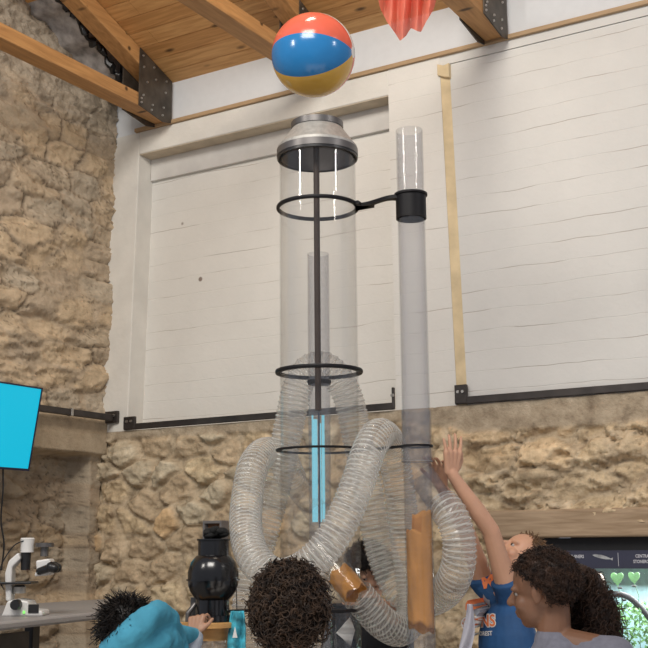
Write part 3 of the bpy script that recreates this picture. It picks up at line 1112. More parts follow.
# lowest ring with an arm to the blower
BX, BY = P(213, 600, 4.30).x, 4.30
rg, z = ring(609, .1555, .177, .012, lab='lowest black ring with arm to the blower')
zlow = z
b = MB()
b.prism([(AX - .15, DX - .06), (AX - .22, DX - .05), (BX + .055, BY - .02), (BX + .055, BY + .02), (AX - .22, DX), (AX - .15, DX + .06)], z - .005, z + .005, xy)
b.build('arm', M['bracket'], rg)

# small vertical tube beside it
zj0, zj1 = zat(462, 4.27), zat(446, 4.27)
o_ = MB().lathe(shell(R2, .0035, .92, zat(131.5, 4.27)), (sx, sy, 0), 48, closed=True).build('side_tube', M['tubes'], ex)
o_['label'] = 'slim clear vertical side tube'
zg = zat(411, 4.27)
cp = MB().lathe(shell(R2 + .006, .005, zj0, zat(447, 4.27)), (sx, sy, 0), 48, closed=True)
cp.build('coupling', M['tubes'], o_)
MB().lathe(shell(R2 + .004, .0035, zat(446, 4.27), zg), (sx, sy, 0), 48, closed=True).build('sleeve', M['tubes'], o_)
MB().lathe([(R2 + .0005, zj0 - .002), (R2 + .0065, zj0 - .002), (R2 + .0065, zj0), (R2 + .0005, zj0)], (sx, sy, 0), 48, closed=True).build('seam', plain('grey glue line', (.25, .24, .24), .6), o_)


def pipe(name, p, q, r, th, mat, parent, seg=40):
    p, q = Vector(p), Vector(q)
    d = (q - p)
    Mx = Matrix.Translation(p) @ d.to_track_quat('Z', 'Y').to_matrix().to_4x4()
    return MB().lathe(shell(r, th, 0, d.length), seg=seg, closed=True, M=Mx).build(name, mat, parent)


# side branches
c0 = Vector((sx + .01, sy, zat(474, 4.27)))
c1 = P(443, 506, 4.30)
br = pipe('branch_pipe', c0, c1, .052, .003, M['tubes'], ex)
br['label'] = 'clear slanted branch of the side tube'
w0, w1 = P(319, 548, 4.39), P(357, 596, 4.29)
pipe('branch_pipe', w0, w1, .056, .003, M['tube'], ex)['label'] = 'clear slanted branch low on the wide tube'
w2, w3 = Vector((AX, DX, zat(515))), P(292, 480, 4.60)
pipe('branch_pipe', w2, w3, .05, .003, M['tube'], ex)
# orange cloth bunched in the tubes


def scarf_in_pipe(name, p, q, r, label, seed, cut0=0., cut1=.0, parent=None):
    p, q = Vector(p), Vector(q)
    d = (q - p)
    L = d.length
    Mx = Matrix.Translation(p) @ d.to_track_quat('Z', 'Y').to_matrix().to_4x4()
    b_ = MB()
    n1, n2 = 56, 26
    vs = []
    for i in range(n1):
        a = 2 * PI * i / n1
        lo_e = cut0 * (.5 + .5 * math.sin(a * 1 + seed)) + .006 * math.sin(a * 5 + seed)
        hi_e = L - cut1 * (1 if math.sin(a + seed * 2) > .15 else .0) - .008 * math.sin(a * 4 + seed)
        for j in range(n2):
            t2 = j / (n2 - 1)
            zz_ = lo_e + (hi_e - lo_e) * t2
            rr = r * (.95 + .045 * math.sin(a * 7 + t2 * 4 + seed) * math.sin(t2 * 9 + a))
            vs.append(Mx @ Vector((rr * math.cos(a), rr * math.sin(a), zz_)))
    fs = [(i * n2 + j, ((i + 1) % n1) * n2 + j, ((i + 1) % n1) * n2 + j + 1, i * n2 + j + 1) for i in range(n1) for j in range(n2 - 1)]
    b_.add(vs, fs)
    o = b_.build(name, M['orange'])
    sd = o.modifiers.new('thick', 'SOLIDIFY'); sd.thickness = .0015; sd.offset = -1
    return tag(o, label, 'scarf')


scarf_in_pipe('scarf', (sx, sy, zat(635, 4.27)), (sx, sy, zat(513, 4.27)), R2 - .0042, 'long orange scarf packed inside the slim vertical tube', 0.6, cut0=.04, cut1=.07)
dd = (w1 - w0).normalized()
scarf_in_pipe('scarf', w1 - dd * .115, w1 - dd * .012, .050, 'short orange scarf bunched in the slanted lower branch', 2.0, cut0=.01, cut1=.0)

# base cabinet, out of frame below
MB().lathe([(0, 0), (.21, 0), (.21, .04), (.18, .08), (.18, .84), (.21, .88), (.21, .90), (0, .90)], (AX, DX, 0), 48).build('base', M['black'], ex)
MB().lathe([(0, 0), (.12, 0), (.12, .03), (.08, .06), (.08, .88), (.10, .90), (.10, .92), (0, .92)], (sx + .02, sy, 0), 40).build('base', M['black'], ex)


# ------------------------------------------------------------------ ribbed hoses
def hose(pts, r, label, pitch=.0195, seg=30):
    sub = 7
    path = spline(pts, pitch / sub)
    fr = frames(path)
    n = len(path)
    vs = np.zeros((n, seg, 3))
    ang = np.arange(seg) * 2 * PI / seg
    for i, (p, a, b_) in enumerate(fr):
        ph = 2 * PI * i / sub + ang
        rr = r * (1 + .075 * np.maximum(0, np.cos(ph)) ** 1.5 - .02)
        vs[i] = np.array(p)[None] + np.outer(rr * np.cos(ang), np.array(a)) + np.outer(rr * np.sin(ang), np.array(b_))
    me = bpy.data.meshes.new('hose')
    idx = np.arange(n * seg).reshape(n, seg)
    q = np.stack([idx[:-1], np.roll(idx[:-1], -1, 1), np.roll(idx[1:], -1, 1), idx[1:]], -1).reshape(-1, 4)
    me.from_pydata(vs.reshape(-1, 3).tolist(), [], q.tolist())
    me.materials.append(M['hose'])
    me.materials.append(M['rib'])
    fi = np.arange(n - 1)[:, None]
    ph = (2 * PI * (fi + .5) / sub + ang[None] + PI / seg)
    me.polygons.foreach_set('material_index', (np.cos(ph) > .5).astype(np.int32).ravel())
    me.polygons.foreach_set('use_smooth', [True] * len(me.polygons))
    me.update()
    o = bpy.data.objects.new('ribbed_hose', me)
    COL.objects.link(o)
    o.parent = ex
    o.matrix_parent_inverse = ex.matrix_world.inverted()
    o['label'] = label
    return o


A = [(292, 480, 4.72), (284, 462, 4.80), (274, 453, 4.76), (262, 454, 4.64), (252, 470, 4.50), (247, 500, 4.42), (246, 530, 4.30), (254, 558, 4.18), (274, 575, 4.12), (299, 571, 4.08), (322, 552, 4.06), (342, 521, 4.08),
     (357, 485, 4.12), (368, 452, 4.18), (378, 435, 4.28), (388, 441, 4.40), (395, 465, 4.49), (401, 500, 4.53), (406, 545, 4.56), (412, 590, 4.56), (411, 618, 4.52), (399, 630, 4.46), (382, 622, 4.38), (368, 607, 4.34), (356, 593, 4.31)]
hose([P(*q) for q in A], .060, 'clear ribbed hose swooping across the front of the tubes')
Bp = [(441, 503, 4.31), (452, 517, 4.27), (459, 540, 4.26), (458, 566, 4.29), (448, 588, 4.38), (432, 599, 4.50), (414, 600, 4.63), (398, 590, 4.68), (385, 563, 4.70), (377, 535, 4.72), (371, 505, 4.72), (364, 470, 4.72), (357, 436, 4.70), (350, 404, 4.69), (341, 382, 4.68), (329, 369, 4.68),
      (318, 366, 4.68), (306, 372, 4.68), (297, 389, 4.68), (291, 416, 4.68), (284, 450, 4.68), (276, 485, 4.68), (266, 522, 4.66), (257, 556, 4.64), (250, 590, 4.62), (247, 620, 4.60), (247, 700, 4.58)]
hose([P(*q) for q in Bp], .062, 'clear ribbed hose arching behind the wide tube')

# ------------------------------------------------------------------ black blower on its stand
bl = empty('air_blower', (BX, BY, 0), 'glossy black bulb shaped blower on a stand beside the wide tube', 'blower')
v = BY / FPX * 1.02
Z0 = P(213, 617, BY).z
prof = [(.0, Z0 + 2 * v), (15.5 * v, Z0 + 2 * v), (15.5 * v, Z0 + 16 * v), (18.5 * v, Z0 + 19 * v), (22 * v, Z0 + 24 * v), (24 * v, Z0 + 30 * v), (24.3 * v, Z0 + 34.5 * v)]
MB().lathe(prof, (BX, BY, 0), 48).build('lower_bowl', M['gloss'], bl)
prof = [(24.3 * v, Z0 + 35 * v), (24.3 * v, Z0 + 42 * v), (21.5 * v, Z0 + 51 * v), (16.5 * v, Z0 + 57 * v), (14 * v, Z0 + 58 * v), (0, Z0 + 58 * v)]
MB().lathe(prof, (BX, BY, 0), 48).build('upper_bowl', M['gloss'], bl)
MB().lathe([(24 * v, Z0 + 34 * v), (25.6 * v, Z0 + 34 * v), (25.6 * v, Z0 + 35.3 * v), (24 * v, Z0 + 35.3 * v)], (BX, BY, 0), 48, closed=True).build('seam_flange', M['gloss'], bl)
MB().lathe([(0, Z0 + 57.5 * v), (14.8 * v, Z0 + 57.5 * v), (14.8 * v, Z0 + 71 * v), (16 * v, Z0 + 71.5 * v), (16 * v, Z0 + 73 * v), (0, Z0 + 73 * v)], (BX, BY, 0), 48).build('neck_cap', M['gloss'], bl, auto=30)
M['tan'] = plain('tan wood', (.50, .27, .09), .5, var=.15, nscale=14, scale=(1, 1, 6))
b = MB().lathe([(0, Z0 - 4 * v), (24 * v, Z0 - 4 * v), (25 * v, Z0 - 5 * v), (25 * v, Z0 - 9 * v), (0, Z0 - 9 * v)], (BX, BY, 0), 48)
b.lathe([(0, Z0 - 9 * v), (15 * v, Z0 - 9 * v), (15 * v, Z0 - 21 * v), (0, Z0 - 21 * v)], (BX, BY, 0), 40)
b.box(BX - 35 * v, BX - 20 * v, BY - .05, BY - .02, Z0 - 9 * v, Z0 - 4 * v)
b.build('collar', M['tan'], bl, auto=30)['label'] = 'tan wooden collar'
MB().lathe([(15.5 * v, Z0 - 3.9 * v), (20 * v, Z0 - 3.9 * v), (20 * v, Z0 + 1.9 * v), (15.5 * v, Z0 + 1.9 * v)], (BX, BY, 0), 48, closed=True).build('black_ring', M['gloss'], bl)
MB().lathe(shell(14 * v, .003, .92, Z0 - 21 * v), (BX, BY, 0), 40, closed=True).build('clear_neck', M['tubes'], bl)
MB().lathe([(0, 0), (.12, 0), (.12, .03), (.06, .06), (.06, .88), (.10, .90), (.10, .92), (0, .92)], (BX, BY, 0), 40).build('stand', M['black'], bl)
b = MB()
b.box(BX - 22 * v, BX - 17 * v, BY + .02, BY + .05, Z0 - 22 * v, Z0 + 18 * v)
b.tube([Vector((BX - 24 * v, BY, Z0 - 20 * v)), Vector((BX - 23 * v, BY - .02, Z0 + 4 * v)), Vector((BX - 17 * v, BY, Z0 + 12 * v))], 2.5 * v, 10)
b.build('side_bracket', M['alud'], bl)

# dark bundled cloth lying on the cap
b = MB()
rw = random.Random(9)
for i in range(26):
    a = rw.random() * 6.3
    q = Vector((BX + .006 + rw.uniform(-.035, .045), BY + rw.uniform(-.03, .03), Z0 + 74 * v + rw.uniform(.004, .03)))
    b.ball(q, (rw.uniform(.014, .024), rw.uniform(.014, .022), rw.uniform(.008, .016)), seg=10, ring=7)
tag(b.build('black_cloth', plain('black knit', (.006, .006, .006), .9, bump=.6)), 'crumpled black cloth on top of the black blower', 'cloth')

# ------------------------------------------------------------------ beach ball
BD = 4.4
bc = P(313.3, 55.3, BD)
ball = empty('beach_ball', bc, 'red, blue and yellow beach ball floating above the metal cone', 'beach ball')
RB = 41.8 / FPX * (bc - CAMP).dot(_f)
ax = Vector((.965, .10, -.0)).normalized()
ax = (_r * .95 - _f * .30 + _u * .0).normalized()
# segment frame: Z = pole axis, X points at the camera
xc = (-_f - ax * (-_f).dot(ax)).normalized()
yc = ax.cross(xc)
MBALL = Matrix.Translation(bc) @ Matrix((xc, yc, ax)).transposed().to_4x4()
cols = {'blue': (.02, .19, .46), 'red': (.70, .13, .08), 'yellow': (.70, .40, .07), 'white': (.75, .73, .68)}
seq = ['blue', 'red', 'white', 'blue', 'red', 'yellow']
# which way is image-up around the axis?
upl = math.atan2(_u.dot(yc), _u.dot(xc))
sgn = 1 if upl > 0 else -1
for k, cn_ in enumerate(seq):
    a0 = math.radians(-42 + 60 * k) * sgn
    a1 = math.radians(-42 + 60 * (k + 1)) * sgn
    b = MB()
    vs, fs = [], []
    n1, n2 = 12, 28
    for i in range(n1 + 1):
        a = a0 + (a1 - a0) * i / n1
        for j in range(n2 + 1):
            t2 = PI * j / n2
            rr = RB * (1 - .006 * (math.exp(-((i / n1) * 30) ** 2) + math.exp(-((1 - i / n1) * 30) ** 2)))
            vs.append(Vector((rr * math.sin(t2) * math.cos(a), rr * math.sin(t2) * math.sin(a), rr * math.cos(t2))))
    for i in range(n1):
        for j in range(n2):
            q = i * (n2 + 1) + j
            fs.append((q, q + 1, q + n2 + 2, q + n2 + 1))
    b.add(vs, fs)
    mb_ = M.get('vinyl_' + cn_) or plain('vinyl ' + cn_, cols[cn_], .18, var=.04, spec=.55)
    M['vinyl_' + cn_] = mb_
    o_ = b.build('panel', mb_, ball, M=MBALL, auto=80)
    o_['label'] = cn_ + ' vinyl panel'
for s_ in (1, -1):
    b = MB().lathe([(0, RB * 1.003), (RB * .13, RB * .994), (RB * .135, RB * .985)], seg=24)
    if s_ < 0:
        b.v = [(q[0], q[1], -q[2]) for q in b.v]
    b.build('end_cap', M['vinyl_white'], ball, M=MBALL)['label'] = 'white end disc'

# ------------------------------------------------------------------ coral scarf in the air
outl = [(374, -22), (380, 8), (387, 22), (395, 33), (400, 41), (406, 36), (411, 28), (417, 31), (421, 32), (426, 22), (434, 9), (441, -20)]
def edge_at(x_):
    for (xa, ya), (xb, yb) in zip(outl[:-1], outl[1:]):
        if xa <= x_ <= xb:
            return ya + (yb - ya) * (x_ - xa) / (xb - xa)
    return -20
b = MB()
nx, ny = 60, 36
vs = []
for i in range(nx + 1):
    x_ = 374 + 67 * i / nx
    yb = edge_at(x_)
    for j in range(ny + 1):
        t2 = j / ny
        y_ = -60 + (yb + 60) * t2
        xx_ = 407 + (x_ - 407) * (1.0 + .12 * (1 - t2))
        dep = 4.45 + .035 * math.sin(i * .55 + t2 * 3) + .02 * math.sin(i * .23 + t2 * 7)
        vs.append(P(xx_, y_, dep))
fs = [(i * (ny + 1) + j, i * (ny + 1) + j + 1, (i + 1) * (ny + 1) + j + 1, (i + 1) * (ny + 1) + j) for i in range(nx) for j in range(ny)]
b.add(vs, fs)
# a second fold behind
vs = []
for i in range(31):
    for j in range(25):
        t2 = j / 24
        x_ = 382 + 40 * i / 30 - 6 * (1 - t2)
        y_ = -60 + (edge_at(x_) - 14 + 60) * t2 * (.93 + .05 * math.sin(i * .4))
        vs.append(P(x_, y_, 4.54 + .03 * math.sin(i * .6 + t2 * 4)))
b.add(vs, [(i * 25 + j, i * 25 + j + 1, (i + 1) * 25 + j + 1, (i + 1) * 25 + j) for i in range(30) for j in range(24)])
tag(b.build('scarf', M['coral']), 'sheer coral scarf floating under the plank ceiling right of the beach ball', 'scarf')

# ------------------------------------------------------------------ small things hanging from the rings
M['blueprint'] = plain('blue patterned fabric', (.05, .34, .44), .7, var=.75, nscale=26)
q0, q1 = P(228.5, 611, 4.24), P(246, 650, 4.24)
b = MB()
n1, n2 = 14, 20
vs = []
for i in range(n1 + 1):
    for j in range(n2 + 1):
        a, c = i / n1, j / n2
        wdt = .75 + .25 * math.sin(min(1, c * 2.2) * PI / 2)
        x_ = (q0.x + q1.x) / 2 + (a - .5) * (q1.x - q0.x) * wdt
        vs.append((x_, 4.24 + .010 * math.sin(a * 9 + c * 3), q0.z + (q1.z - .03 - q0.z) * c))
b.add(vs, [(i * (n2 + 1) + j, i * (n2 + 1) + j + 1, (i + 1) * (n2 + 1) + j + 1, (i + 1) * (n2 + 1) + j) for i in range(n1) for j in range(n2)])
bag = empty('hanging_pouch', ((q0.x + q1.x) / 2, 4.24, q0.z), 'bright blue patterned pouch hanging from the lowest black ring', 'pouch')
o = b.build('fabric', M['blueprint'], bag)
sd = o.modifiers.new('thick', 'SOLIDIFY'); sd.thickness = .006
bz = zlow
MB().tube(spline([P(236, 578, 4.24), P(236.5, 595, 4.24), P(237, 613, 4.24)], .01), .0018, 6).build('string', M['black'], bag)
for (x, y_, h_) in ((235, 632, .02),):
    p_ = P(x, y_, 4.225)
    MB().prism([(p_.x - .009, p_.z - h_), (p_.x + .009, p_.z - h_), (p_.x, p_.z + h_)], 4.224, 4.228, xz).build('tag', M['white'], bag, smooth=False)['label'] = 'small white triangle'

b = MB()
vs = []
dia = [(352, 617), (338, 633), (353, 646), (357, 630)]
for i in range(13):
    for j in range(13):
        a, c = i / 12, j / 12
        x_ = (dia[0][0] * (1 - a) + dia[3][0] * a) * (1 - c) + (dia[1][0] * (1 - a) + dia[2][0] * a) * c
        y_ = (dia[0][1] * (1 - a) + dia[3][1] * a) * (1 - c) + (dia[1][1] * (1 - a) + dia[2][1] * a) * c
        vs.append(P(x_ - 2, y_, 4.38 + .012 * math.sin(a * 6 + c * 8)))
b.add(vs, [(i * 13 + j, i * 13 + j + 1, (i + 1) * 13 + j + 1, (i + 1) * 13 + j) for i in range(12) for j in range(12)])
o = b.build('tissue', M['white'])
sd = o.modifiers.new('thick', 'SOLIDIFY'); sd.thickness = .002
tag(o, 'crumpled white tissue caught inside the wide clear tube', 'tissue')

b = MB()
vs = []
for i in range(15):
    for j in range(25):
        a, c = i / 14, j / 24
        l_, r_ = 467 - 10 * c ** 1.5, 472 + 3 * math.sin(c * 3) - 6 * max(0, c - .5)
        vs.append(P(l_ + (r_ - l_) * a, 604 + 52 * c, 4.21 + .012 * math.sin(a * 7 + c * 4)))
b.add(vs, [(i * 25 + j, i * 25 + j + 1, (i + 1) * 25 + j + 1, (i + 1) * 25 + j) for i in range(14) for j in range(24)])
o = b.build('scarf', M['whitecloth'])
sd = o.modifiers.new('thick', 'SOLIDIFY'); sd.thickness = .002
tag(o, 'pale sheer white scarf hanging beside the blue graphic shirt', 'scarf')

lp = []
c_ = P(322, 632, 4.2)
for i in range(25):
    a = 2 * PI * i / 24
    lp.append(c_ + Vector((.024 * math.cos(a), .01 * math.sin(a), .034 * math.sin(a))))
MB().tube(lp, .004, 8).build('cable_loop', M['black'], ex)


# ------------------------------------------------------------------ people
def skin_mat(name, col):
    m, t, b = nt(name)
    b.inputs['Roughness'].default_value = .55
    b.inputs['Subsurface Weight'].default_value = .08
    b.inputs['Subsurface Radius'].default_value = (.02, .008, .004)
    co = coords(t)
    n1 = N(t, 'ShaderNodeTexNoise', i_Scale=16.0, i_Detail=4.0)
    t.links.new(co, n1.inputs['Vector'])
    t.links.new(ramp(t, n1.outputs[0], [(.3, tuple(c * .93 for c in col)), (.7, tuple(min(1, c * 1.06) for c in col))]), b.inputs['Base Color'])
    return m


SK_LIGHT = skin_mat('fair skin', (.56, .31, .20))
SK_BROWN = skin_mat('brown skin', (.17, .080, .043))
SK_MID = skin_mat('tan skin', (.40, .22, .14))
M['eyewhite'] = plain('eye white', (.42, .38, .35), .2, var=.02)
M['iris'] = plain('dark iris', (.03, .018, .012), .15)


def body_build(mb, name, mat, parent, vox=.005, it=5, fac=.5):
    o = mb.build(name, mat, parent)
    r_ = o.modifiers.new('join', 'REMESH')
    r_.mode = 'VOXEL'
    r_.voxel_size = vox
    r_.use_smooth_shade = True
    s_ = o.modifiers.new('soften', 'SMOOTH')
    s_.factor = fac
    s_.iterations = it
    return o


def add_hand(mb, wrist, direc, palm_n, size, curl=.25, thumb_side=1, spread=.12):
    """palm, four unequal bent fingers and a thumb leaving the side of the palm"""
    f = Vector(direc).normalized()
    nrm = Vector(palm_n)
    nrm = (nrm - f * nrm.dot(f)).normalized()       # out of the palm side
    sd_ = f.cross(nrm) * thumb_side                  # towards the thumb
    w_ = Vector(wrist)
    pl = size * .50
    for k, off in enumerate((.21, .07, -.07, -.20)):
        mb.cap(w_ + sd_ * (off * .55 * size) + f * .02 * size, w_ + f * pl + sd_ * off * size, size * .085, size * .075)
    lens = (.40, .46, .43, .33)
    for k, off in enumerate((.21, .07, -.07, -.20)):
        L = lens[k] * size
        base = w_ + f * pl + sd_ * off * size
        d_ = (f + sd_ * (spread * (1.5 - k))).normalized()
        p_ = base
        ang_ = curl
        for j, part in enumerate((.45, .31, .24)):
            dd_ = (d_ * math.cos(ang_) + nrm * math.sin(ang_)).normalized()
            q_ = p_ + dd_ * (L * part)
            mb.cap(p_, q_, size * (.056 - .006 * j), size * (.050 - .006 * j), seg=10)
            p_ = q_
            ang_ += curl * 1.1
    tb = w_ + f * (.14 * size) + sd_ * (.20 * size)
    d_ = (f * .72 + sd_ * .60 + nrm * .35).normalized()
    p1 = tb + d_ * size * .24
    mb.cap(tb, p1, size * .078, size * .062, seg=10)
    d2_ = (f * .85 + sd_ * .25 + nrm * .45).normalized()
    mb.cap(p1, p1 + d2_ * size * .20, size * .06, size * .05, seg=10)


def person(label, head, fwd, H, skin, shirt, pants, arms, head_fwd=None, head_up=(0, 0, 1), chest=None, sleeve=.5, cat='person', girl=False, sleeve_mat=None, long_sleeve=False, lean=0.0, shoulders=None):
    """head: centre of the skull; arms: list of (shoulder, elbow, wrist, hand direction, palm normal, curl, thumb side)"""
    head = Vector(head)
    fw = Vector(fwd).normalized()
    fw.z = 0
    fw.normalize()
    rt = fw.cross(ZZ)
    k = H / 1.4
    hf = Vector(head_fwd or fwd).normalized()
    hu = Vector(head_up)
    hu = (hu - hf * hu.dot(hf)).normalized()
    hr = hf.cross(hu)
    HM = Matrix((hr, hf, hu)).transposed()
    ground = Vector((head.x, head.y, 0)) - fw * lean
    root = empty('person', ground, label, cat)
    hd = lambda x, y, z: head + HM @ Vector((x, y, z)) * k
    mb = MB()
    # head
    mb.ball(hd(0, -.012, .025), (.070 * k, .086 * k, .080 * k), HM)
    mb.ball(hd(0, .022, -.035), (.056 * k, .058 * k, .066 * k), HM)
    mb.ball(hd(0, .048, -.076), (.026 * k, .024 * k, .022 * k), HM)
    for s_ in (1, -1):
        mb.ball(hd(.036 * s_, .046, -.03), (.022 * k, .022 * k, .024 * k), HM)
        mb.ball(hd(.028 * s_, .062, .014), (.022 * k, .014 * k, .009 * k), HM)
        ro = HM @ Matrix.Rotation(-.35 * s_, 3, 'Z')
        mb.ball(hd(.071 * s_, -.008, -.006), (.008 * k, .016 * k, .025 * k), ro, 14, 8)
        mb.ball(hd(.069 * s_, -.002, -.026), (.006 * k, .008 * k, .009 * k), ro, 10, 6)
    mb.cap(hd(0, .072, .006), hd(0, .094, -.022), .009 * k, .012 * k)
    mb.ball(hd(.009, .079, -.027), (.008 * k, .008 * k, .006 * k), HM, 10, 6)
    mb.ball(hd(-.009, .079, -.027), (.008 * k, .008 * k, .006 * k), HM, 10, 6)
    mb.ball(hd(0, .075, -.050), (.020 * k, .011 * k, .006 * k), HM, 14, 8)
    mb.ball(hd(0, .072, -.061), (.017 * k, .011 * k, .0065 * k), HM, 14, 8)
    # neck and torso
    zs = H * .80
    nb = ground + fw * lean * .75 + Vector((0, 0, zs + .035 * k))
    mb.cap(hd(0, -.028, -.05), nb, .043 * k, .047 * k)
    ch = ground + fw * lean * .55 + Vector((0, 0, zs - .13 * k))
    pe = ground + Vector((0, 0, H * .51))
    Mb = Matrix((rt, fw, ZZ)).transposed()
    mb.ball(ch, (.125 * k, .082 * k, .155 * k), Mb)
    mb.ball((ch + pe) / 2, (.108 * k, .076 * k, .14 * k), Mb)
    mb.ball(pe, (.118 * k, .088 * k, .095 * k), Mb)
    for s_ in (1, -1):
        hip = pe + rt * (.06 * s_ * k) - Vector((0, 0, .03 * k))
        kn = ground + rt * (.07 * s_ * k) + fw * .012 + Vector((0, 0, H * .275))
        an = ground + rt * (.075 * s_ * k) + Vector((0, 0, .06 * k))
        mb.cap(hip, kn, .072 * k, .048 * k)
        mb.cap(kn, an, .047 * k, .030 * k)
        mb.cap(an - Vector((0, 0, .035 * k)), an + fw * .12 * k - Vector((0, 0, .035 * k)), .025 * k, .022 * k)
    for (sh, el, wr, hdir, pn, cu, ts) in arms:
        sh, el, wr = Vector(sh), Vector(el), Vector(wr)
        mb.cap(nb - Vector((0, 0, .03 * k)), sh, .045 * k, .046 * k)
        mb.cap(sh, el, .043 * k, .033 * k)
        mb.cap(el, el + (wr - el) * .35, .033 * k, .033 * k)
        mb.cap(el + (wr - el) * .35, wr, .033 * k, .021 * k)
        add_hand(mb, wr, hdir, pn, .150 * k, cu, ts)
    body_build(mb, 'body', skin, root, .0042, 3)
    for s_ in (1, -1):
        e_ = MB().ball(hd(.026 * s_, .0600, .001), (.0088 * k,) * 3, HM, 14, 8).build('eye', M['eyewhite'], root)
        MB().ball(hd(.026 * s_, .0672, .001), (.0055 * k, .004 * k, .0055 * k), HM, 12, 6).build('iris', M['iris'], e_)
    # clothes
    g = .011
    cm = MB()
    cm.cap(nb - Vector((0, 0, .03 * k)), nb - Vector((0, 0, .07 * k)), .056 * k, .08 * k)
    cm.ball(ch, (.125 * k + g, .082 * k + g, .155 * k + g), Mb)
    cm.ball((ch + pe) / 2, (.112 * k + g, .080 * k + g, .15 * k), Mb)
    cm.ball(pe + Vector((0, 0, .04)), (.120 * k + g, .090 * k + g, .10 * k), Mb)
    for (sh, el, wr, hdir, pn, cu, ts) in arms:
        sh, el, wr = Vector(sh), Vector(el), Vector(wr)
        cm.cap(nb - Vector((0, 0, .05 * k)), sh, .048 * k, .052 * k)
        if long_sleeve:
            cm.cap(sh, el, .056 * k, .048 * k)
            cm.tube([el, el + (wr - el) * .1, el + (wr - el) * .9, wr], [.046 * k, .047 * k, .034 * k, .033 * k], 16)
        else:
            e2 = sh + (el - sh) * sleeve
            cm.tube([sh - (el - sh) * .1, sh, e2], [.04 * k, .054 * k, .058 * k], 16)
    so = body_build(cm, 'shirt', shirt, root, .005, 4)
    pm = MB()
    pm.ball(pe - Vector((0, 0, .01)), (.118 * k + .008, .088 * k + .008, .09 * k), Mb)
    for s_ in (1, -1):
        hip = pe + rt * (.06 * s_ * k) - Vector((0, 0, .03 * k))
        kn = ground + rt * (.07 * s_ * k) + fw * .012 + Vector((0, 0, H * .275))
        an = ground + rt * (.075 * s_ * k) + Vector((0, 0, .09 * k))
        pm.cap(hip, kn, .080 * k, .058 * k)
        pm.tube([kn, an], [.058 * k, .048 * k], 16)
    body_build(pm, 'trousers', pants, root, .007, 4)
    sm = MB()
    for s_ in (1, -1):
        an = ground + rt * (.075 * s_ * k)
        sm.cap(an + Vector((0, 0, .04)) - fw * .03, an + fw * .12 * k + Vector((0, 0, .032)), .036 * k, .030 * k)
    body_build(sm, 'shoes', M['black'], root, .006, 3)
    return root, hd, HM, k, so


def hair_mat(name, lo_c, hi_c):
    m, t, b = nt(name)
    b.inputs['Roughness'].default_value = .5
    b.inputs['Specular IOR Level'].default_value = .3
    co = coords(t)
    n1 = N(t, 'ShaderNodeTexNoise', i_Scale=45.0, i_Detail=4.0)
    t.links.new(co, n1.inputs['Vector'])
    t.links.new(ramp(t, n1.outputs[0], [(.35, lo_c), (.7, hi_c)]), b.inputs['Base Color'])
    return m


HAIR_DARK = hair_mat('dark curls', (.010, .006, .0045), (.075, .043, .025))
HAIR_BROWN = hair_mat('brown curls', (.010, .005, .0035), (.055, .026, .014))
HAIR_BLACK = hair_mat('black hair', (.006, .005, .005), (.02, .014, .011))
HAIR_SAND = hair_mat('sandy hair', (.10, .055, .03), (.24, .14, .07))


def curl_tuft(mb, p, d, L, R, turns, th, rg):
    """one springy lock"""
    d = d.normalized()
    a = d.orthogonal().normalized()
    b_ = d.cross(a)
    ph = rg.random() * 6.3
    bend = Vector((rg.uniform(-1, 1), rg.uniform(-1, 1), rg.uniform(-1.4, .3))) * L * .35
    n_ = int(7 * turns) + 2
    pts = []
    for i in range(n_):
        t_ = i / (n_ - 1)
        an = ph + 2 * PI * turns * t_
        pts.append(p + d * (L * t_) + bend * t_ * t_ + (a * math.cos(an) + b_ * math.sin(an)) * R * (.5 + .5 * t_))
    mb.tube(pts, [th * (1 - .5 * i / (n_ - 1)) for i in range(n_)], 4, cap=False)


def curly(parent, c, rad, HM, n_, mat, seed, keep=lambda v_: True, L=.035, R=.008, th=.0026, name='hair', base=True, turns=(1.2, 2.4), extra=None):
    rg = random.Random(seed)
    mb = MB()
    if base:
        vs0 = MB().ball((0, 0, 0), 1.0, None, 36, 24)
        idx = {}
        for i, v_ in enumerate(vs0.v):
            v_ = Vector(v_)
            s_ = 1 + .05 * mnoise.noise(v_ * 4 + Vector((seed, 0, 0)))
            if not keep(v_):
                s_ = .72
            q = Vector((v_.x * rad[0], v_.y * rad[1], v_.z * rad[2])) * s_ * .93
            vs0.v[i] = tuple(Vector(c) + HM @ q)
        mb.add(vs0.v, vs0.f)
    i = 0
    while i < n_:
        v_ = Vector((rg.gauss(0, 1), rg.gauss(0, 1), rg.gauss(0, 1))).normalized()
        if not keep(v_):
            continue
        i += 1
        q = Vector(c) + HM @ (Vector((v_.x * rad[0], v_.y * rad[1], v_.z * rad[2])) * .86)
        d = HM @ v_ + Vector((rg.uniform(-.6, .6), rg.uniform(-.6, .6), rg.uniform(-.6, .6)))
        curl_tuft(mb, q, d, L * rg.uniform(.6, 1.2), R * rg.uniform(.7, 1.2), rg.uniform(*turns), th, rg)
    if extra:
        extra(mb, rg)
    return mb.build(name, mat, parent, auto=180)


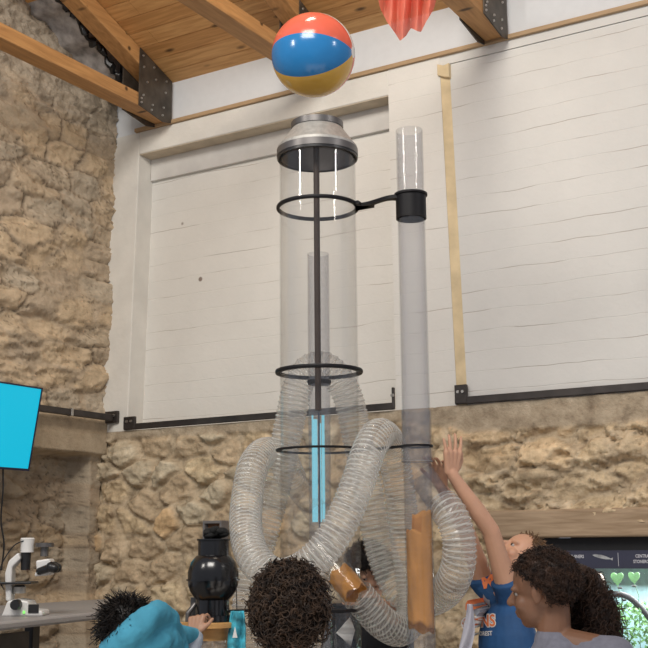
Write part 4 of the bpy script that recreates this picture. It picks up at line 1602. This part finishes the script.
# --- child with short tight curls, seen from behind, at the foot of the wide tube
hc = P(289, 607, 3.30)
k_ = 1.36 / 1.4
sh_z = 1.02
shr = Vector((hc.x + .14, hc.y + .02, sh_z)); shl = Vector((hc.x - .14, hc.y + .02, sh_z))
arms = [(shr, shr + Vector((.05, .02, -.22)), shr + Vector((.03, .20, -.26)), (-.1, 1, .1), (0, 0, -1), .3, -1),
        (shl, shl + Vector((-.05, .02, -.22)), shl + Vector((-.03, .20, -.26)), (.1, 1, .1), (0, 0, -1), .3, 1)]
root, hd, HM, k, so = person('child with a mop of tight dark curls, seen from behind', hc, (-.10, 1, 0), 1.26, SK_BROWN, plain('grey tee', (.16, .16, .17), .9, bump=.3), plain('dark jeans', (.03, .04, .08), .9), arms)
curly(root, hd(0, -.014, .008), (.102, .110, .120), HM, 1300, HAIR_DARK, 4, keep=lambda v_: not (v_.y > .45 and v_.z < .25), L=.034, R=.0115, th=.0028)

# --- girl with a big curly ponytail, in profile, front right
hg = P(541, 590, 3.25)
hfw = Vector((-.88, .47, -.14)); hfw.normalize()
shn = Vector((hg.x + .17, hg.y - .12, 1.105)); shf = Vector((hg.x + .06, hg.y + .14, 1.11))
arms = [(shn, shn + Vector((-.02, -.02, -.22)), shn + Vector((-.22, .04, -.26)), (-1, .2, 0), (0, 0, -1), .3, -1),
        (shf, shf + Vector((-.05, .02, -.22)), shf + Vector((-.26, .05, -.24)), (-1, .2, 0), (0, 0, -1), .3, 1)]
hg_body = hg
root, hd, HM, k, so = person('girl in a grey tee with a big curly brown ponytail, facing left', hg, (-.85, .5, 0), 1.41, SK_BROWN, plain('heather grey tee', (.15, .15, .185), .9, var=.1, nscale=60, bump=.3), plain('dark leggings', (.03, .03, .04), .9), arms, head_fwd=hfw, head_up=(-.12, .0, 1), sleeve=.55, lean=.13)


def tail(mb, rg):
    path = [P(566, 572, 3.30), P(578, 576, 3.32), P(588, 590, 3.33), P(594, 610, 3.33), P(597, 638, 3.32), P(597, 668, 3.3)]
    rr = [.026, .050, .062, .068, .066, .045]
    pts = spline(path, .02)
    n_ = len(pts)
    rad = [float(np.interp(i / (n_ - 1) * 5, range(6), rr)) for i in range(n_)]
    mb.tube(pts, [q * .86 for q in rad], 20)
    for i in range(2000):
        j = rg.random() * (n_ - 1)
        p_ = pts[int(j)]
        v_ = Vector((rg.gauss(0, 1), rg.gauss(0, 1), rg.gauss(0, .6))).normalized()
        curl_tuft(mb, p_ + v_ * rad[int(j)] * .78, v_ + Vector((0, 0, -1.1)), rg.uniform(.025, .055), .0075, rg.uniform(1, 2.4), .0018, rg)


curly(root, hd(0, -.020, .028), (.083, .099, .090), HM, 2200, HAIR_BROWN, 14, keep=lambda v_: v_.z > (-.80 if v_.y < -.12 else .84 * max(0, v_.y) - .22) and not (v_.y > .62 and v_.z < .45), L=.018, R=.005, th=.0015, extra=tail)

# --- boy in the blue shirt reaching up to the side tube
hb = P(519, 558, 4.52)
fwb = Vector((-.86, -.50, 0)).normalized()
shN = P(507, 587, 4.44); shN.z += 0.0
elN = P(491, 531, 4.36)
wrN = P(451, 473, 4.30)
shF = P(484, 583, 4.62)
elF = P(466, 530, 4.56)
wrF = P(441, 486, 4.40)
arms = [(shN, elN, wrN, P(454, 437, 4.28) - wrN, Vector((-.5, .85, 0)), .12, -1),
        (shF, elF, wrF, P(436, 452, 4.34) - wrF, Vector((-.6, -.8, 0)), .30, -1)]
HB = 1.44
hb_lean = 0
root, hd, HM, k, so = person('child in a blue graphic shirt reaching both hands up to the slim tube', hb, fwb, HB, SK_LIGHT, plain('royal blue jersey', (.012, .065, .18), .75, var=.25, nscale=7, bump=.2), plain('navy shorts', (.02, .03, .07), .9), arms,
                             head_fwd=(-.62, -.22, .75), head_up=(.55, .25, .8), sleeve=.12, lean=-.16)
curly(root, hd(0, -.018, .030), (.078, .092, .086), HM, 500, HAIR_SAND, 24, keep=lambda v_: v_.z > .9 * v_.y - .1, L=.03, R=.004, th=.002, turns=(.3, .7))

# printed words on the shirt, pressed onto its surface
dg = bpy.context.evaluated_depsgraph_get()
bpy.context.view_layer.update()
ev = so.evaluated_get(bpy.context.evaluated_depsgraph_get())
me_ = ev.to_mesh()
bvh = BVHTree.FromPolygons([so.matrix_world @ v_.co for v_ in me_.vertices], [tuple(p_.vertices) for p_ in me_.polygons])
ev.to_mesh_clear()


def print_on(body, centre, size, mat, face, off=.002, rot=0.0, bold=.03, shape=None, name='lettering', lab=None):
    face = Vector(face).normalized()
    xr = ZZ.cross(face).normalized()
    up = face.cross(xr)
    if shape is None:
        me = text_mesh(body, size, 'CENTER', size * bold)
    else:
        me = bpy.data.meshes.new(name)
        me.from_pydata([(x, y, 0) for x, y in shape], [], [tuple(range(len(shape)))])
    bm = bmesh.new()
    bm.from_mesh(me)
    bmesh.ops.triangulate(bm, faces=bm.faces)
    for _ in range(2):
        bmesh.ops.subdivide_edges(bm, edges=[e_ for e_ in bm.edges if e_.calc_length() > .008], cuts=1)
        bmesh.ops.triangulate(bm, faces=bm.faces)
    R_ = Matrix.Rotation(rot, 3, 'Z')
    for v_ in bm.verts:
        l_ = R_ @ v_.co
        p_ = Vector(centre) + xr * l_.x + up * l_.y + face * .4
        hit = bvh.ray_cast(p_, -face)
        v_.co = (hit[0] + face * off) if hit[0] is not None else p_ - face * .4
    bm.to_mesh(me)
    bm.free()
    me.materials.clear()
    me.materials.append(mat)
    o = bpy.data.objects.new(name, me)
    COL.objects.link(o)
    o.parent = so
    o.matrix_parent_inverse = so.matrix_world.inverted()
    if lab: o['label'] = lab
    return o


M['orprint'] = plain('orange print', (.78, .20, .06), .6, var=.08)
M['whprint'] = plain('white print', (.75, .74, .72), .6, var=.03)
M['grprint'] = plain('grey print', (.30, .31, .35), .6, var=.1)
fc = Vector((-.35, -1, 0)).normalized()
u4 = 4.4 / FPX
pc = P(478, 628, 4.40)
print_on('ONS', pc, 15 * u4, M['whprint'], fc, .0016, rot=.12, bold=.085, lab='white outline of the orange word')
print_on('ONS', pc, 15 * u4, M['orprint'], fc, .0032, rot=.12, bold=.02, lab='orange word')
print_on('MOREST', P(480, 637, 4.40), 5.6 * u4, M['whprint'], fc, .002, rot=.12, bold=.03, lab='small white word')
print_on('M', P(481, 588, 4.40), 15 * u4, M['orprint'], fc, .0022, rot=.3, bold=.06, lab='orange letter near the collar')
rg = random.Random(2)
print_on('', P(471, 606, 4.40), 1, M['orprint'], fc, .0022, shape=[(math.cos(i * .524) * u4 * rg.uniform(4, 7.5), math.sin(i * .524) * u4 * rg.uniform(4, 7.5)) for i in range(12)], name='print_patch', lab='orange printed patch')
print_on('', P(478, 606, 4.40), 1, M['grprint'], fc, .0020, shape=[(math.cos(i * .524) * u4 * rg.uniform(3, 7), math.sin(i * .524) * u4 * rg.uniform(5, 11)) for i in range(12)], name='print_patch', lab='grey printed patch')

# --- child in the bright blue hoodie, bending at the blower
hl = P(126, 634, 3.75)
M['hood'] = plain('bright blue fleece', (.055, .29, .42), .85, var=.2, nscale=9, bump=.35, bscale=30)
shA = P(140, 668, 3.78); elA = P(163, 634, 3.80); wrA = P(194, 636, 4.06)
shB = P(108, 676, 3.75); elB = P(118, 730, 3.8); wrB = P(150, 740, 4.0)
arms = [(shA, elA, wrA, P(198, 610, 4.10) - wrA, Vector((.45, .85, .1)), .85, -1),
        (shB, elB, wrB, (1, .6, .2), (0, 0, -1), .3, 1)]
root, hd, HM, k, so2 = person('child in a bright blue hoodie gripping the tan wooden collar', hl, (.45, .9, 0), 1.22, SK_MID, M['hood'], plain('grey trousers', (.1, .1, .11), .9), arms, head_fwd=(.2, .8, -.55), long_sleeve=True)
curly(root, hd(0, -.018, .028), (.082, .096, .088), HM, 1100, HAIR_BLACK, 34, keep=lambda v_: not (v_.y > .5 and v_.z < .3) and v_.z > -.8, L=.04, R=.003, th=.0022, turns=(.3, .8))
hm = MB()
q = [P(*a) for a in ((112, 655, 3.70), (132, 634, 3.66), (150, 618, 3.68), (160, 615, 3.74), (168, 625, 3.80), (173, 642, 3.86), (177, 662, 3.9))]
hm.tube(spline(q, .012), [float(np.interp(i, [0, 8, 16, 30], [.05, .05, .040, .045])) for i in range(len(spline(q, .012)))], 16)
q = [P(*a) for a in ((105, 668, 3.72), (130, 655, 3.70), (155, 640, 3.74), (170, 650, 3.84))]
hm.tube(spline(q, .012), .06, 16)
ho = body_build(hm, 'hood', M['hood'], root, .006, 5)
tx = bpy.data.textures.new('folds', 'CLOUDS')
tx.noise_scale = .055
dm = ho.modifiers.new('folds', 'DISPLACE')
dm.texture = tx
dm.strength = .018
dm.texture_coords = 'GLOBAL'
ho['label'] = 'bunched blue hood and raised shoulder'
M['cuff'] = plain('pale grey ribbing', (.36, .40, .46), .9, bump=.4, bscale=80)
MB().tube([P(186, 655, 3.99), wrA - (wrA - P(186, 655, 3.99)) * .1, wrA + Vector((0.002, .003, .006))], [.040, .036, .031], 20).build('cuff', M['cuff'], root)

# --- person in black behind the wide tube
hk = P(369, 570, 5.2)
shA = hk + Vector((.13, -.03, -.20)); shB = hk + Vector((-.15, .02, -.20))
wrA = P(395, 622, 4.86)
arms = [(shA, (shA + wrA) / 2 + Vector((.02, -.06, -.16)), wrA, P(387, 602, 4.82) - wrA, Vector((-.6, -.7, 0)), .5, 1),
        (shB, shB + Vector((-.03, -.03, -.24)), shB + Vector((.06, -.16, -.38)), (.6, -.6, 0), (0, 0, -1), .3, -1)]
root, hd, HM, k, so3 = person('dark haired person in black partly hidden behind the wide clear tube', hk, (-.35, -.9, 0), 1.42, SK_LIGHT, plain('black sweatshirt', (.010, .010, .013), .9, bump=.3), plain('black trousers', (.012, .012, .014), .9), arms, head_fwd=(-.6, -.55, -.6), long_sleeve=True)
curly(root, hd(0, -.014, .026), (.098, .106, .102), HM, 900, HAIR_BLACK, 44, keep=lambda v_: not (v_.y > .55 and v_.z < .2), L=.03, R=.005, th=.0022)
